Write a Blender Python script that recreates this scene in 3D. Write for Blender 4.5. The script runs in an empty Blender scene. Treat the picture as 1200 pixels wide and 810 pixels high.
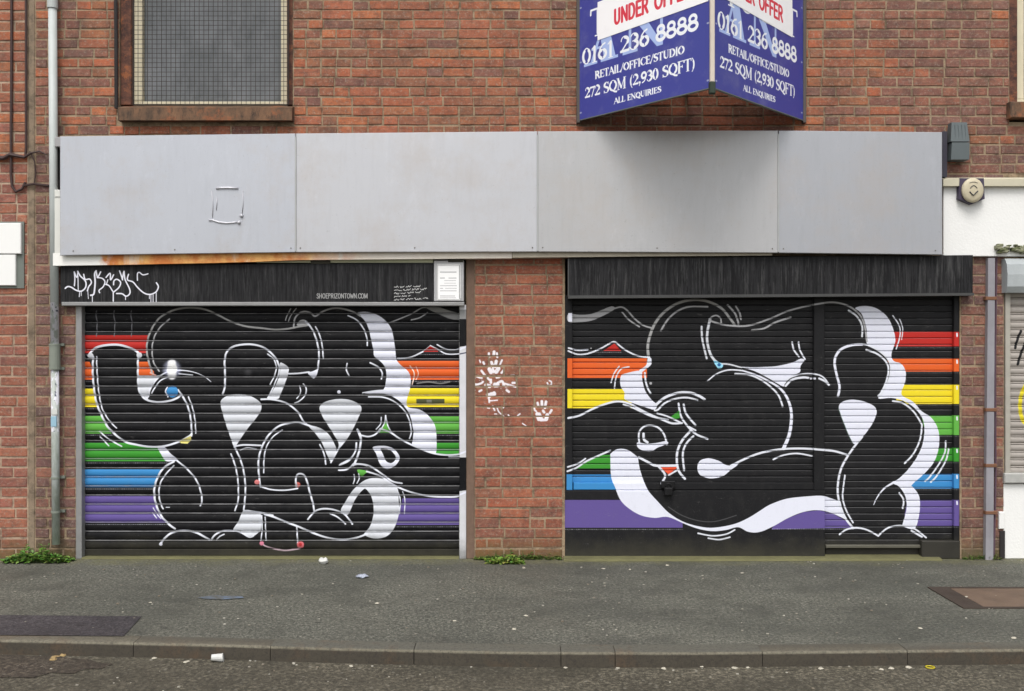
import bpy, bmesh, math, random
import numpy as np
from mathutils import Vector, Matrix
R = math.radians
scene = bpy.context.scene

# ---------------------------------------------------------------- camera, sky, sun, exposure
FPX, CD, CZ = 1157.0, 7.3, 1.577          # focal length in photo pixels (1200 wide), metres to the wall, eye height
cam_data = bpy.data.cameras.new('camera'); cam = bpy.data.objects.new('camera', cam_data); scene.collection.objects.link(cam)
cam_data.sensor_width = 36.0; cam_data.lens = 36.0*FPX/1200.0; cam_data.clip_end = 400.0; cam_data.clip_start = .05
cam.location = (0, -CD, CZ); cam.rotation_euler = (R(90), 0, 0); scene.camera = cam

world = bpy.data.worlds.new('World'); scene.world = world; world.use_nodes = True
wn, wl = world.node_tree.nodes, world.node_tree.links
wn.clear()
sky = wn.new('ShaderNodeTexSky'); sky.sky_type = 'NISHITA'; sky.sun_disc = False
sky.sun_elevation = R(58); sky.sun_rotation = R(190); sky.air_density = 1.6; sky.dust_density = 4.0; sky.ozone_density = .6
hs = wn.new('ShaderNodeHueSaturation'); hs.inputs['Saturation'].default_value = .28
bg = wn.new('ShaderNodeBackground'); bg.inputs['Strength'].default_value = .13
wo = wn.new('ShaderNodeOutputWorld')
wl.new(sky.outputs[0], hs.inputs['Color']); wl.new(hs.outputs[0], bg.inputs[0]); wl.new(bg.outputs[0], wo.inputs[0])
sd = bpy.data.lights.new('sun', 'SUN'); sd.energy = .9; sd.angle = R(25); sd.color = (1., .97, .93)
sun = bpy.data.objects.new('sun', sd); scene.collection.objects.link(sun)
sun.rotation_euler = (R(32), 0, R(-10))   # light from the street side, high and a little left: points down towards +Y
vs = scene.view_settings
vs.view_transform = 'Standard'; vs.look = 'None'; vs.gamma = 1; vs.exposure = .62; vs.use_curve_mapping = False
scene.cycles.use_denoising = True
scene.cycles.max_bounces = 6

# pixel of the photograph -> place on a plane d metres in front of the brick face (y = -d)
def X(px, d=0.): return (px-600.0)*(CD-d)/FPX
def Z(py, d=0.): return CZ + (405.0-py)*(CD-d)/FPX
# ---------------------------------------------------------------- paint layers (flat print, sprayed and brushed marks)
def spline(pts, closed=False, n=8):
    P = [np.array(p, float) for p in pts]
    if len(P) < 3: return np.array(P)
    out = []
    m = len(P)
    rng = range(m) if closed else range(m - 1)
    for i in rng:
        if closed: a, b, c, d = P[(i-1) % m], P[i], P[(i+1) % m], P[(i+2) % m]
        else: a, b, c, d = P[max(i-1, 0)], P[i], P[i+1], P[min(i+2, m-1)]
        for k in range(n):
            t = k / n
            out.append(.5*((2*b) + (c-a)*t + (2*a-5*b+4*c-d)*t*t + (-a+3*b-3*c+d)*t**3))
    if not closed: out.append(P[-1])
    return np.array(out)

class Canvas:
    """RGBA picture covering x0..x1, y0..y1 (y down) at s samples per unit."""
    def __init__(self, x0, y0, x1, y1, s):
        self.x0, self.y0, self.x1, self.y1, self.s = x0, y0, x1, y1, s
        self.w = int(round((x1-x0)*s)); self.h = int(round((y1-y0)*s))
        self.a = np.zeros((self.h, self.w, 4), np.float32)
    def px(self, pts): return (np.asarray(pts, float) - (self.x0, self.y0)) * self.s
    def blend(self, ys, xs, cov, col):
        col = np.array(col[:3], np.float32); t = self.a[ys, xs]; c = cov[..., None]
        a0 = t[..., 3:4]; a1 = c + a0*(1-c)
        t[..., :3] = np.where(a1 > 1e-5, (col*c + t[..., :3]*a0*(1-c))/np.maximum(a1, 1e-5), t[..., :3])
        t[..., 3:4] = a1
    def box(self, lo, hi, pad):
        bx0 = max(int(lo[0]-pad), 0); by0 = max(int(lo[1]-pad), 0)
        bx1 = min(int(hi[0]+pad)+2, self.w); by1 = min(int(hi[1]+pad)+2, self.h)
        return bx0, by0, bx1, by1
    def rect(self, x0, y0, x1, y1, col, al=1.):
        self.fill([(x0, y0), (x1, y0), (x1, y1), (x0, y1)], col, al)
    def fill(self, pts, col, al=1.):
        P = self.px(pts)
        bx0, by0, bx1, by1 = self.box(P.min(0), P.max(0), 1)
        if bx1 <= bx0 or by1 <= by0: return
        X = np.arange(bx0, bx1) + .5
        cov = np.zeros((by1-by0, bx1-bx0), np.float32)
        Q = np.roll(P, -1, 0)
        for sub in (.25, .75):
            Y = np.arange(by0, by1) + sub
            for i, y in enumerate(Y):
                m = (P[:, 1] <= y) != (Q[:, 1] <= y)
                if not m.any(): continue
                p, q = P[m], Q[m]
                xs = np.sort(p[:, 0] + (y-p[:, 1])*(q[:, 0]-p[:, 0])/(q[:, 1]-p[:, 1]))
                for k in range(0, len(xs)-1, 2):
                    cov[i] += .5*np.clip(np.minimum(X+.5, xs[k+1]) - np.maximum(X-.5, xs[k]), 0, 1)
        self.blend(slice(by0, by1), slice(bx0, bx1), np.clip(cov, 0, 1)*al, col)
    def sfill(self, pts, col, al=1.): self.fill(spline(pts, True, 6), col, al)
    def line(self, pts, w, col, al=1., soft=.5, w1=None):
        """round stroke of full width w (units); width runs to w1 at the end."""
        P = self.px(pts); r0 = w*self.s/2; r1 = (w1 if w1 is not None else w)*self.s/2
        so = max(soft*self.s, .6)
        R = max(r0, r1) + so
        bx0, by0, bx1, by1 = self.box(P.min(0), P.max(0), R)
        if bx1 <= bx0 or by1 <= by0: return
        cov = np.zeros((by1-by0, bx1-bx0), np.float32)
        n = len(P)-1
        for i in range(n):
            p, q = P[i], P[i+1]
            sx0, sy0, sx1, sy1 = self.box(np.minimum(p, q), np.maximum(p, q), R)
            if sx1 <= sx0 or sy1 <= sy0: continue
            gx, gy = np.meshgrid(np.arange(sx0, sx1)+.5, np.arange(sy0, sy1)+.5)
            d = q-p; L = max((d*d).sum(), 1e-9)
            t = np.clip(((gx-p[0])*d[0] + (gy-p[1])*d[1])/L, 0, 1)
            dist = np.hypot(gx-p[0]-t*d[0], gy-p[1]-t*d[1])
            r = r0 + (r1-r0)*(i+t)/n
            c = np.clip((r-dist)/so + .5, 0, 1)
            v = cov[sy0-by0:sy1-by0, sx0-bx0:sx1-bx0]; np.maximum(v, c, out=v)
        self.blend(slice(by0, by1), slice(bx0, bx1), cov*al, col)
    def s_(self, pts, w=2.3, col=(.86, .87, .91), **k): self.line(spline(pts), w, col, **k)
    def dot(self, x, y, r, col, al=1., soft=.5): self.line([(x, y), (x+.01, y)], 2*r, col, al, soft)

REG = {'A': (80, 350), 'B': (310, 350), 'C': (80, 500), 'D': (310, 500), 'E': (655, 340), 'F': (890, 340),
       'G': (655, 500), 'H': (890, 500), 'M': (190, 430), 'N': (770, 430)}
def T(*items):
    """points read off enlarged views of the wall: letters change the view"""
    out = []; o = (0, 0)
    for it in items:
        if isinstance(it, str): o = REG[it]
        else: out.append((o[0]+it[0]/5, o[1]+it[1]/5))
    return out

WHT = (.87, .88, .93); DIM = (.66, .66, .67); MID = (.82, .83, .86)
RED = (.72, .18, .16); ORA = (.86, .38, .17); YEL = (.90, .82, .17); LGR = (.38, .67, .28); GRN = (.23, .56, .19)
BLU = (.24, .53, .76); PUR = (.38, .32, .57); BLK = (.07, .07, .082)

def dashed(c, x0, x1, y, col=MID, al=.6, rnd=None):
    x = x0
    while x < x1:
        c.line([(x, y), (min(x+1.3, x1), y)], .9, col, al*rnd.uniform(.5, 1)); x += 2.6

def paint_left():
    rnd = random.Random(5)
    c = Canvas(86, 350, 550, 662, 4); S = c.s_
    c.rect(86, 350, 538, 662, BLK)
    for y0, y1, col, x1 in ((393, 414, RED, 190), (424, 445, ORA, 181), (455.5, 477, YEL, 130), (487.5, 508, LGR, 140),
                            (519, 540.5, GRN, 225), (550, 571, BLU, 200), (581, 612.5, PUR, 215)):
        c.rect(91, y0, x1, y1, col)
        dashed(c, 91, x1, y1+2, rnd=rnd)
    for y0, y1, col, x0 in ((423, 445, ORA, 440), (455, 477, YEL, 450), (488, 508, LGR, 500), (519, 532, GRN, 490),
                            (584, 615, PUR, 450)):
        c.rect(x0, y0, 538, y1, col)
        dashed(c, x0+8, 538, y1+2.2, rnd=rnd)
    # black bodies over the left ends of the stripes
    c.sfill(T('A', (125,335),(200,278),(285,270),(350,284),(410,325),(410,430),(412,510),(440,590),(540,600),(660,570),(720,720),'C',(722,45),(640,92),(560,115),(480,118),(400,105),(330,85),(260,45),'A',(205,700),(168,610),(150,500),(146,420)), BLK)
    c.fill(T('A', (520,445),(480,400),(470,330),(462,290),(470,240),(492,180),(530,120),(590,80),(660,58),(760,52),(1200,60),'C',(1200,700),(640,700),(625,595),(590,570),(545,520),(515,450),(505,380),(520,310),(560,240),(630,200),(560,115),(725,45),'A',(640,560)), BLK)
    c.fill(T('B',(0,50),(540,80),(560,100),(640,300),(645,340),(720,350),(740,430),(720,530),(700,553),(780,585),(840,640),(870,720),'D',(870,0),(868,85),(940,135),(1010,160),(1150,160),(1185,145),(1185,385),(1130,408),(980,408),(820,370),(790,500),(720,640),(460,660),(0,500)), BLK)
    # white fills
    c.fill(T('A',(412,450),(520,450),(545,447),(497,495),(468,560),(470,594),(430,562),(412,510)), MID)
    c.sfill(T('C',(522,118),(560,116),(600,155),(642,195),(612,202),(570,200),(545,160)), WHT)
    shadow = T('B',(540,85),(600,78),(660,95),(710,130),(745,180),(760,250),(768,310),(775,360),(805,395),(845,430),(858,480),(850,540),(835,590),(840,635),(910,650),(965,690),(1000,745),(1008,800),'D',(1008,0),(1008,60),(1003,157),(940,140),(870,108),(868,80),(874,30),'B',(872,770),(855,690),(820,632),(770,585),(700,558),(600,556),(590,550),(640,541),(695,535),(712,480),(712,420),(690,378),(645,340),(638,300),(625,240),(608,170),(580,120))
    c.fill(spline(shadow, True, 4), WHT)
    c.sfill(T('B',(95,375),(140,402),(140,440),(120,500),(95,560),(78,588),(20,586),(48,540),(78,480),(92,420)), MID)
    c.sfill(T('B',(255,435),(285,425),(313,415),(308,445),(290,468),(270,455)), WHT)
    c.sfill(T('B',(190,155),(205,130),(235,124),(262,145),(258,160),(220,165)), DIM)
    tear = T('M',(345,200),(385,168),(440,160),(510,168),(568,200),(584,240),(560,290),(500,365),(455,430),(425,468),(400,410),(370,320),(350,250))
    c.sfill(tear, MID)
    c.sfill(T('M',(923,238),(955,205),(1030,188),(1110,196),(1168,235),(1150,300),(1105,390),(1060,455),(1022,492),(1035,450),(990,370),(940,290)), MID)
    c.fill(spline(T('M',(860,345),(920,355),(970,388),(1000,430),(1022,490),(992,556),(965,510),(940,450),(905,398)), True, 5), MID)
    c.sfill(T('C',(1030,490),(1100,497),(1130,515),(1130,600),(1110,625),(1070,650),(1040,635),(1005,608),(967,605),(1000,550)), MID)
    # lower right swoosh with its dark core
    c.fill(spline(T('D',(448,492),(480,430),(520,370),(580,318),(640,300),(700,308),(760,340),(783,370),(787,440),(790,500),(765,585),(720,640),(650,656),(595,640),(585,625),(620,580),(640,500),(630,420),(598,368),(575,372),(530,430),(490,515)), True, 5), MID)
    # outlines
    S(T('A',(120,335),(150,297),(200,277),(285,270),(350,284),(400,308),(428,335)), 2.6)
    c.sfill(T('A',(115,330),(135,318),(150,330),(143,350),(122,348)), MID)
    c.sfill(T('A',(405,318),(428,318),(434,335),(420,350),(405,345)), MID)
    S(T('A',(148,340),(146,430),(152,520),(168,610),(205,700),(245,765),'C',(330,85),(400,105),(480,118),(560,115),(640,92),(700,62),(725,45)), 2.4)
    S(T('A',(168,340),(172,440),(180,540),(200,640),(240,712),(285,758)), 1.6)
    S(T('C',(185,28),(245,78)), 1.6); S(T('C',(190,60),(240,112)), 1.5); S(T('C',(250,80),(315,115)), 1.8)
    S(T('A',(410,335),(410,430),(412,510),(425,558),(460,592),(520,606),(590,600),(640,582),(662,562)), 2.4)
    S(T('A',(645,535),(682,590),(708,650),(722,730),(724,800),'C',(722,45)), 2.2)
    S(T('A',(705,575),(730,640),(745,720),'C',(748,38)), 1.6)
    c.dot(202.3, 459, 6.8, BLU)
    c.line(spline(T('A',(582,518),(572,545),(585,575))), 1.6, WHT)
    S(T('A',(470,575),(487,520),(530,463),(565,438),(600,425),(650,420),(710,425),(765,440),(810,465),(838,487)), 2., w1=.8)
    S(T('A',(490,555),(520,505),(550,475),(590,458)), 1.6); S(T('A',(650,440),(730,448)), 1.4)
    c.line(spline(T('A',(500,450),(478,385),(462,310),(468,240),(490,180),(530,120),(590,80),(660,58),(740,54),(810,66),(880,97),(960,137),(1040,162),(1120,172),'B',(0,175),(60,182),(130,178),(200,165),(250,155))), 2.2, (.62,.62,.62))
    S(T('A',(595,120),(550,158),(515,205),(497,260),(493,320),(505,380),(535,425)), 1.7, DIM)
    c.line(T('A',(485,435),(512,450)), 2.2, (.9,.7,.66))
    S(T('A',(905,560),(918,520),(920,440),(918,360),(932,310),(965,283),(1010,271),(1070,268),(1130,280),'B',(30,310),(70,355),(88,400)), 2.3)
    S(T('B',(88,400),(84,440),(68,480),(45,535),(20,580)), 1.6)
    S(T('B',(20,325),(55,355),(70,400),(60,450),(33,505)), 1.6)
    S(T('B',(138,440),(200,438),(262,430)), 1.9); S(T('B',(313,412),(320,330),(310,260),(290,200),(265,158),(240,135)), 2.1)
    S(T('B',(172,163),(178,120),(202,88),(235,76),(270,84),(298,103),(340,77),(400,57),(460,60),(520,78),(562,102)), 2., DIM)
    S(T('B',(300,165),(322,210),(338,270),(345,352)), 1.7)
    S(T('B',(155,60),(135,95),(124,128)), 1.2, DIM); S(T('B',(187,58),(158,95),(140,135)), 1.2, DIM)
    S(T('B',(490,100),(540,125),(580,175),(600,230),(603,275)), 1.7); S(T('B',(620,376),(665,400),(690,435),(685,470)), 1.9)
    S(T('B',(485,380),(480,415),(495,450)), 1.7); S(T('B',(228,500),(246,530),(236,570),(205,600),(178,612)), 1.6)
    S(T('B',(205,510),(213,540),(205,565),(190,585)), 1.3); c.dot(397.4, 459.4, 2.1, WHT)
    S(T('B',(610,575),(690,577),(755,600),(815,650),(848,710),(860,780),'D',(850,70)), 1.7)
    S(T('B',(575,552),(640,541),(700,536)), 1.4)
    c.fill(T('B',(710,715),(738,787),(670,787)), LGR)
    S(T('B',(710,685),(703,730),(672,782)), 1.5); S(T('B',(710,685),(722,740),(745,787)), 1.5); S(T('B',(685,695),(680,735),(655,765)), 1.4)
    # middle letters
    S(T('M',(425,468),(455,530),(477,600),(488,680),'C',(1038,400),(1030,485)), 2.1); S(T('M',(405,510),(430,580),(445,660),'C',(998,400),(995,440),(978,492)), 1.9)
    S(T('M',(430,465),(480,457),(580,460)), 2.1); S(T('M',(458,488),(500,474),(552,482)), 1.6)
    S(T('M',(578,700),(575,690),(566,600),(568,530),(590,460),(625,400),(680,350),(740,330),(800,325),(860,343),(900,360)), 2.3)
    S(T('M',(597,620),(598,540),(612,470),(650,410),(705,370)), 1.6)
    S(T('M',(582,190),(640,190),(710,205),(760,232),(800,270),(828,318),(845,332)), 2.1)
    S(T('M',(925,455),(950,510),(960,570)), 1.8); S(T('M',(1055,450),(1040,470),(1018,510),(990,560)), 1.8)
    S(T('M',(1143,368),(1163,420),(1157,480),(1142,530),(1120,580)), 2.1); S(T('M',(1138,445),(1130,500),(1095,550),(1040,575)), 1.7)
    S(T('M',(1035,605),(1080,602),(1118,578),(1160,568),(1200,580)), 1.7)
    c.fill(spline(T('D',(545,252),(610,262),(590,275),(568,293)), True), LGR)
    S(T('D',(525,280),(528,310),(520,335)), 1.4); S(T('D',(552,275),(555,305),(542,332)), 1.4)
    c.dot(301.5, 565, 3, (.85,.5,.5)); c.dot(349, 568, 3.2, (.88,.48,.45))
    S(T('M',(575,700),(640,718),(720,722),(795,712)), 1.7)
    S(T('M',(787,700),(785,650),(800,627),(830,632),(850,670),(865,730),'D',(285,450),(292,495)), 2.2)
    S(T('D',(255,543),(280,512),(310,488),(360,480),(420,490),(475,518),(515,570)), 2.1); S(T('D',(385,510),(430,530),(475,570)), 1.8)
    S(T('D',(0,512),(60,530),(130,560),(200,585),(280,620),(370,650),(460,662),(540,650),(600,628)), 2.3)
    S(T('D',(190,585),(193,640),(196,690)), 1.8); c.dot(352.4, 638.3, 4.2, (.85,.42,.45)); c.dot(352.2, 638, 2, (.75,.15,.2))
    S(T('D',(210,712),(130,724),(60,715),(0,695),'C',(1130,672)), 1.8, (.85,.75,.8))
    S(T('C',(1135,520),(1137,600),(1130,665)), 1.5); S(T('C',(1155,530),(1160,665)), 1.5); c.dot(307, 636.5, 2.6, (.85,.5,.6))
    S(T('C',(1030,492),(1120,502),(1200,520)), 2)
    S(T('C',(540,688),(570,650),(612,620),(680,609),(750,620),(800,645),(828,662)), 2.4); S(T('C',(840,662),(860,635),(900,613),(950,610),(1010,618),(1060,645),(1085,640)), 2.2)
    S(T('C',(870,662),(890,642),(915,630)), 1.6); c.dot(189, 637.5, 2, WHT)
    S(T('C',(620,205),(560,242),(520,310),(505,380),(515,450),(545,520),(590,570),(627,597)), 2.4); S(T('C',(620,228),(572,280),(540,335),(533,400),(545,455),(558,480)), 1.8)
    S(T('C',(640,200),(700,250),(750,310),(775,370),(785,430),(775,462)), 2); S(T('C',(500,475),(520,510),(545,538)), 1.2); S(T('C',(495,505),(520,535)), 1.2); S(T('C',(575,472),(596,472)), .9)
    c.fill(T('C',(652,85),(720,53),(722,80),(700,100),(662,97)), (.88,.84,.5))
    # right hand arm, eye and trees
    S(T('D',(565,50),(610,58),(650,45),(680,12)), 2.); c.fill(T('D',(705,-15),(735,32),(685,30)), LGR)
    S(T('D',(680,12),(740,35),(800,75),(870,110),(940,140),(1010,160),(1080,166),(1150,160),(1190,143)), 2.1)
    S(T('D',(1080,177),(1140,176),(1190,160)), 1.5)
    c.sfill(T('D',(635,120),(700,112),(750,125),(785,160),(792,190),(770,225),(730,247),(695,240),(670,205),(655,160)), WHT)
    c.sfill(T('D',(682,128),(735,138),(765,165),(766,195),(742,213),(712,200),(695,160)), BLK)
    S(T('D',(755,150),(775,178),(765,212)), 1.2)
    S(T('D',(540,218),(600,225),(650,250),(700,285),(750,320),(805,332)), 2.1); S(T('D',(440,256),(490,246),(520,218)), 1.6)
    S(T('D',(600,262),(680,290),(760,342),(820,370),(900,395),(980,408),(1060,411),(1130,408),(1190,383)), 2.1)
    S(T('D',(780,375),(796,430),(790,510)), 1.4); S(T('D',(810,380),(823,430),(820,510)), 1.2)
    S(T('D',(545,15),(566,60),(560,130),(545,180),(528,222)), 2); S(T('D',(540,95),(535,140),(505,185),(445,220)), 1.8)
    S(T('B',(735,140),(790,120),(860,90),(920,56),(950,52)), 1.5, DIM)
    c.fill(spline(T('B',(945,50),(1020,50),(1080,70),(1145,85),(1180,88),(1180,122),(1140,125),(1090,120),(1040,100),(985,75)), True, 4), (.56,.56,.56))
    S(T('B',(860,125),(910,112),(955,82)), 1.5, DIM); S(T('B',(780,350),(850,345),(920,315),(972,278)), 1.7)
    c.fill(T('B',(930,312),(975,274),(1015,292),(1018,312)), RED); S(T('B',(972,275),(1020,300),(1060,322),(1110,326),(1190,318)), 1.5)
    S(T('B',(1012,270),(1060,295),(1110,300),(1150,290),(1190,270)), 1.6); dashed(c, 490, 524, 415.5, rnd=rnd)
    S(T('B',(853,395),(878,440),(865,505)), 1.4, (.95,.85,.8)); S(T('B',(888,400),(902,440),(888,475)), 1.1, (.95,.8,.75))
    S(T('B',(895,497),(960,488),(1030,497),(1085,487)), 1.8, (.5,.5,.5)); c.rect(488, 467.5, 521, 473, (.33,.34,.24)); c.rect(500, 468.5, 506, 472, (.5,.5,.45))
    # drips and two soft round spots, white with a bluish rim and faint grey
    for x in (168, 272, 372): S(T('A',(x,72),(x-5,90),(x+3,140),(x,220)), 1.2, (.42,.42,.44))
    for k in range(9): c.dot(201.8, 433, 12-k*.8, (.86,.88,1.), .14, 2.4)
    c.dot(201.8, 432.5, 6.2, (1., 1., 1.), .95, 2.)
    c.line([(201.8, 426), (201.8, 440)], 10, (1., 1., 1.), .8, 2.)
    for k in range(5): c.dot(291, 436.5, 5.5-k*.9, (.5,.5,.5), .08, 3)
    # guides: left grey rail bare, right rail white with the arms painted over it
    return c

def paint_right():
    rnd = random.Random(9)
    c = Canvas(655, 345, 1130, 662, 4); S = c.s_
    K = (.115, .115, .12)
    c.rect(655, 345, 1130, 662, K)
    for y0, y1, col, x0, x1 in ((420, 443, ORA, 665, 758), (456, 478.5, YEL, 665, 740), (533, 549, GRN, 664, 716), (556, 574.5, BLU, 664, 722), (586, 618.5, PUR, 655, 800)):
        c.rect(x0, y0, x1, y1, col)
    dashed(c, 662, 800, 620.5, rnd=rnd)
    for y0, y1, col, x0 in ((389, 406, RED, 1045), (420.5, 435.5, ORA, 1040), (451, 473.5, YEL, 1050), (487, 510, LGR, 1080), (525, 541, GRN, 1080),
                            (555.5, 572.5, BLU, 1060), (586, 616.5, PUR, 1060)):
        c.rect(x0, y0, 1125, y1, col); dashed(c, x0+6, 1124, y1+1.5, rnd=rnd, al=.35)
        c.line([(1121.6, y0+2), (1121.8, y0+5)], 2., WHT)
    c.fill(spline(T('E',(40,752),(120,735),(200,695),(280,665),(350,652),(420,668)))[:].tolist()+T('E',(420,790),(40,790)), K)
    c.fill(T('G',(40,262),(100,242),(160,203),(220,175),(300,140),(300,100),(40,100)), K)
    for q in (T('F',(460,640),(440,430),(480,345),(560,105),(592,130),(625,240),(628,320),(700,357),(768,440),(770,470),(700,640),(840,648),(950,745),(962,800),'H',(968,10),(955,100),(920,180),(870,250),(790,325),(840,370),(862,450),(835,585),(500,600),(450,300)),): c.fill(q, K)
    c.fill(T('H',(80,585),(170,535),(260,500),(350,490),(430,510),(520,560),(540,592),(70,602)), PUR); dashed(c, 905, 1000, 620, rnd=rnd)
    # white wave under the black lobe
    up = spline(T('G',(300,160),(340,132),(400,135),(462,178)), n=6).tolist() + spline(T('G',(462,178),(472,240),(490,300),(520,370),(580,440),(650,510),(740,562),(850,590),(930,590),(1030,570),(1110,535),'H',(0,495),(60,458),(150,425),(240,412),(360,405),(420,420),(475,440)), n=6).tolist()
    lo = spline(T('H',(475,440),(485,490),(508,547)), n=4).tolist() + spline(T('H',(508,547),(430,510),(350,490),(260,500),(170,535),(80,585),(0,618),'G',(1110,617),(1050,590),(980,606),(900,613),(820,600),(740,572),(640,530),(560,535),(480,520),(410,480),(360,430),(330,360),(305,290),(300,160)), n=6).tolist()
    c.fill(spline(T('G',(462,178),(472,240),(490,300),(520,370),(580,440),(650,510),(740,562),(850,590),(930,590),(1030,570),(1110,535),'H',(0,495),(60,458),(150,425),(240,412),(360,405),(420,420),(475,440)), n=6).tolist()+T('H',(520,400),(470,60),(0,60),'G',(740,60)), K)
    c.fill(up + lo, WHT)
    # white on the left of the big body
    c.sfill(T('E',(395,487),(480,473),(487,520),(505,590),(545,645),(575,672),(560,700),(515,690),(440,665),(385,640),(383,600),(360,560),(362,505)), WHT)
    c.sfill(T('N',(490,0),(560,2),(625,0),(700,-5),(790,-25),(840,-48),(862,-38),(840,-5),(836,30),(790,55),(750,92),(740,115),(700,95),(640,60),(570,25),(520,10)), WHT)
    c.sfill(T('N',(235,590),(250,550),(300,535),(360,550),(400,573),(435,577),(480,556),(470,575),(430,605),(390,637),(350,650),(300,652),(250,632)), WHT)
    c.fill(spline(T('F',(560,105),(620,92),(690,110),(750,160),(783,230),(795,300),(772,375),(785,415),(830,432),(856,480),(852,540),(830,600),(845,625),(900,655),(950,710),(1000,742),(1035,790),'H',(1052,50),(1048,130),(1020,210),(960,280),(893,340),(900,355),(932,400),(940,460),(930,540),(905,600),(840,585),(835,578),(852,520),(862,460),(850,400),(815,350),(780,330),(820,300),(870,250),(920,180),(955,100),(965,10),'F',(950,745),(900,685),(840,648),(770,632),(695,635),(730,582),(765,510),(770,440),(730,380),(680,340),(628,318),(628,240),(610,170),(590,130)), True, 4), WHT)
    c.fill(spline(T('F',(463,685),(490,652),(550,642),(620,655),(672,682),(686,715),(672,760),(650,800),'H',(605,60),(560,100),(540,85),(500,0),'F',(480,750)), True, 5), WHT)
    # hills and top arch, in greyer tones near the top
    c.fill(spline(T('E',(55,140),(120,145),(190,140),(250,117),(308,95),(328,108),(300,130),(250,155),(190,180),(120,188),(55,185)), True, 4), DIM)
    c.rect(666, 367, 670.5, 377, WHT)
    S(T('E',(325,108),(365,100),(400,120),(440,165),(490,205),(540,222)), 1.9, DIM); S(T('E',(370,130),(410,175),(470,215)), 1.8, DIM)
    c.line(spline(T('E',(535,430),(525,395),(520,330),(532,270),(560,200),(610,135),(680,85),(760,60),(840,60),(910,82),(960,115),(1000,165),(1032,207))), 3.4, (.64,.64,.64), w1=2.8)
    S(T('E',(597,237),(640,170),(700,120),(770,97),(870,98)), 2.2, DIM)
    S(T('E',(988,88),(1032,140),(1052,200)), 2.2, DIM); S(T('E',(1035,95),(1058,135),(1065,172)), 2., DIM)
    S(T('E',(55,357),(110,377),(170,372),(240,345),(290,317),(325,303),(360,330),(400,358),(460,385),(530,395)), 1.9); S(T('E',(57,340),(110,352),(170,349)), 2)
    c.fill(T('E',(258,357),(325,312),(365,357)), RED); dashed(c, 690, 728, 413, rnd=rnd); c.dot(692.5, 408.5, 1, DIM)
    c.sfill(T('E',(520,400),(540,400),(540,435),(520,455),(485,480),(470,470),(510,440)), WHT)
    S(T('E',(352,448),(322,490),(305,542)), 1.6); S(T('E',(410,450),(365,462),(335,510),(325,575)), 1.6)
    S(T('E',(55,750),(120,735),(200,695),(280,665),(350,652),(420,668),(470,697),(540,732),(600,757),(660,780),(720,779)), 2.4)
    S(T('E',(378,670),(430,688),(500,722),(560,745),(640,758)), 2.)
    S(T('E',(503,485),(507,530),(520,575),(537,605)), 2.2); c.dot(762.4, 449.3, 1.6, DIM)
    S(T('E',(560,680),(620,630),(700,602),(770,602),(820,620),(852,640)), 3.1); S(T('E',(560,705),(580,700),(620,662),(680,637),(750,630),(812,645)), 2.2)
    S(T('E',(835,215),(838,280),(850,340),(865,400)), 2.4, MID); S(T('E',(885,170),(870,240),(868,300),(885,370),(910,410),(940,432)), 3., MID)
    S(T('E',(880,185),(892,160),(920,149),(945,165),(950,195)), 1.9, DIM); S(T('E',(890,182),(950,200),(1020,210),(1090,211),'F',(-30,200),(20,183),(80,160),(160,125),(250,100),(340,82),(420,72),(490,82),(545,108),(590,150),(615,210),(628,300)), 2.1, DIM)
    S(T('E',(1130,235),(1200,225),'F',(90,190),(182,160)), 2.2, DIM)
    c.sfill(T('E',(905,415),(930,418),(960,435),(955,455),(935,462),(920,445)), (.6,.85,.95)); c.dot(842.5, 427.5, 2, (.18,.4,.6))
    S(T('E',(955,432),(1000,436),(1070,455)), 1.8, MID)
    S(T('N',(295,82),(350,40),(420,18),(500,22)), 1.6, w1=1.8); c.line(spline(T('N',(500,22),(580,48),(650,82),(718,125),(760,180),(783,250),(785,320),(772,400),(740,478))), 1.8, WHT, w1=4.2)
    S(T('N',(457,40),(540,47),(610,77),(670,122),(712,170),(735,232)), 2.2)
    S(T('N',(752,112),(790,75),(850,62),(885,64)), 2.6); S(T('N',(740,102),(780,62),(850,42),(920,42),(970,58),(1008,105)), 1.8); S(T('N',(950,68),(980,82),(1005,105)), 2.4)
    for x in (900, 925): c.dot(770+x/5, 443.7, 1.3, WHT)
    S(T('F',(190,305),(200,350),(230,390)), 2.); S(T('F',(228,305),(235,350),(265,405)), 2.)
    S(T('F',(458,620),(466,565),(448,490),(437,430),(447,380),(480,342),(540,321),(610,318),(650,330),(700,357),(748,400),(768,450),(760,515),(732,580),(702,628)), 2.)
    c.line(spline(T('F',(460,620),(468,565),(450,490),(440,430),(448,385),(482,345),(540,323),(600,319))), 2.8, WHT)
    S(T('F',(625,350),(690,375),(740,420),(755,470),(740,540),(712,600),(695,620)), 2.2); S(T('F',(522,120),(570,155),(600,210),(600,272)), 2.2, MID)
    S(T('F',(780,150),(818,210),(822,270),(800,345)), 1.5); S(T('F',(820,170),(838,225),(832,290)), 1.2)
    S(T('F',(780,650),(840,663),(900,710),(943,775),'H',(950,0),(938,80),(900,160),(850,215)), 2.1)
    S(T('H',(600,60),(560,110),(518,170),(480,240),(462,310),(458,390),(475,470),(505,540),(545,590)), 2.6); S(T('H',(500,285),(490,360),(487,420),(507,490),(547,562)), 1.9)
    c.line(spline(T('F',(460,690),(480,750),(500,800),'H',(520,50),(545,100))), .8, (.2,.3,.25))
    S(T('N',(430,580),(500,545),(580,512),(650,494),(740,481),(850,478),(950,485),(1040,494),(1115,517)), 2.5); S(T('N',(680,542),(740,517),(820,507),(912,523)), 1.9)
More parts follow.
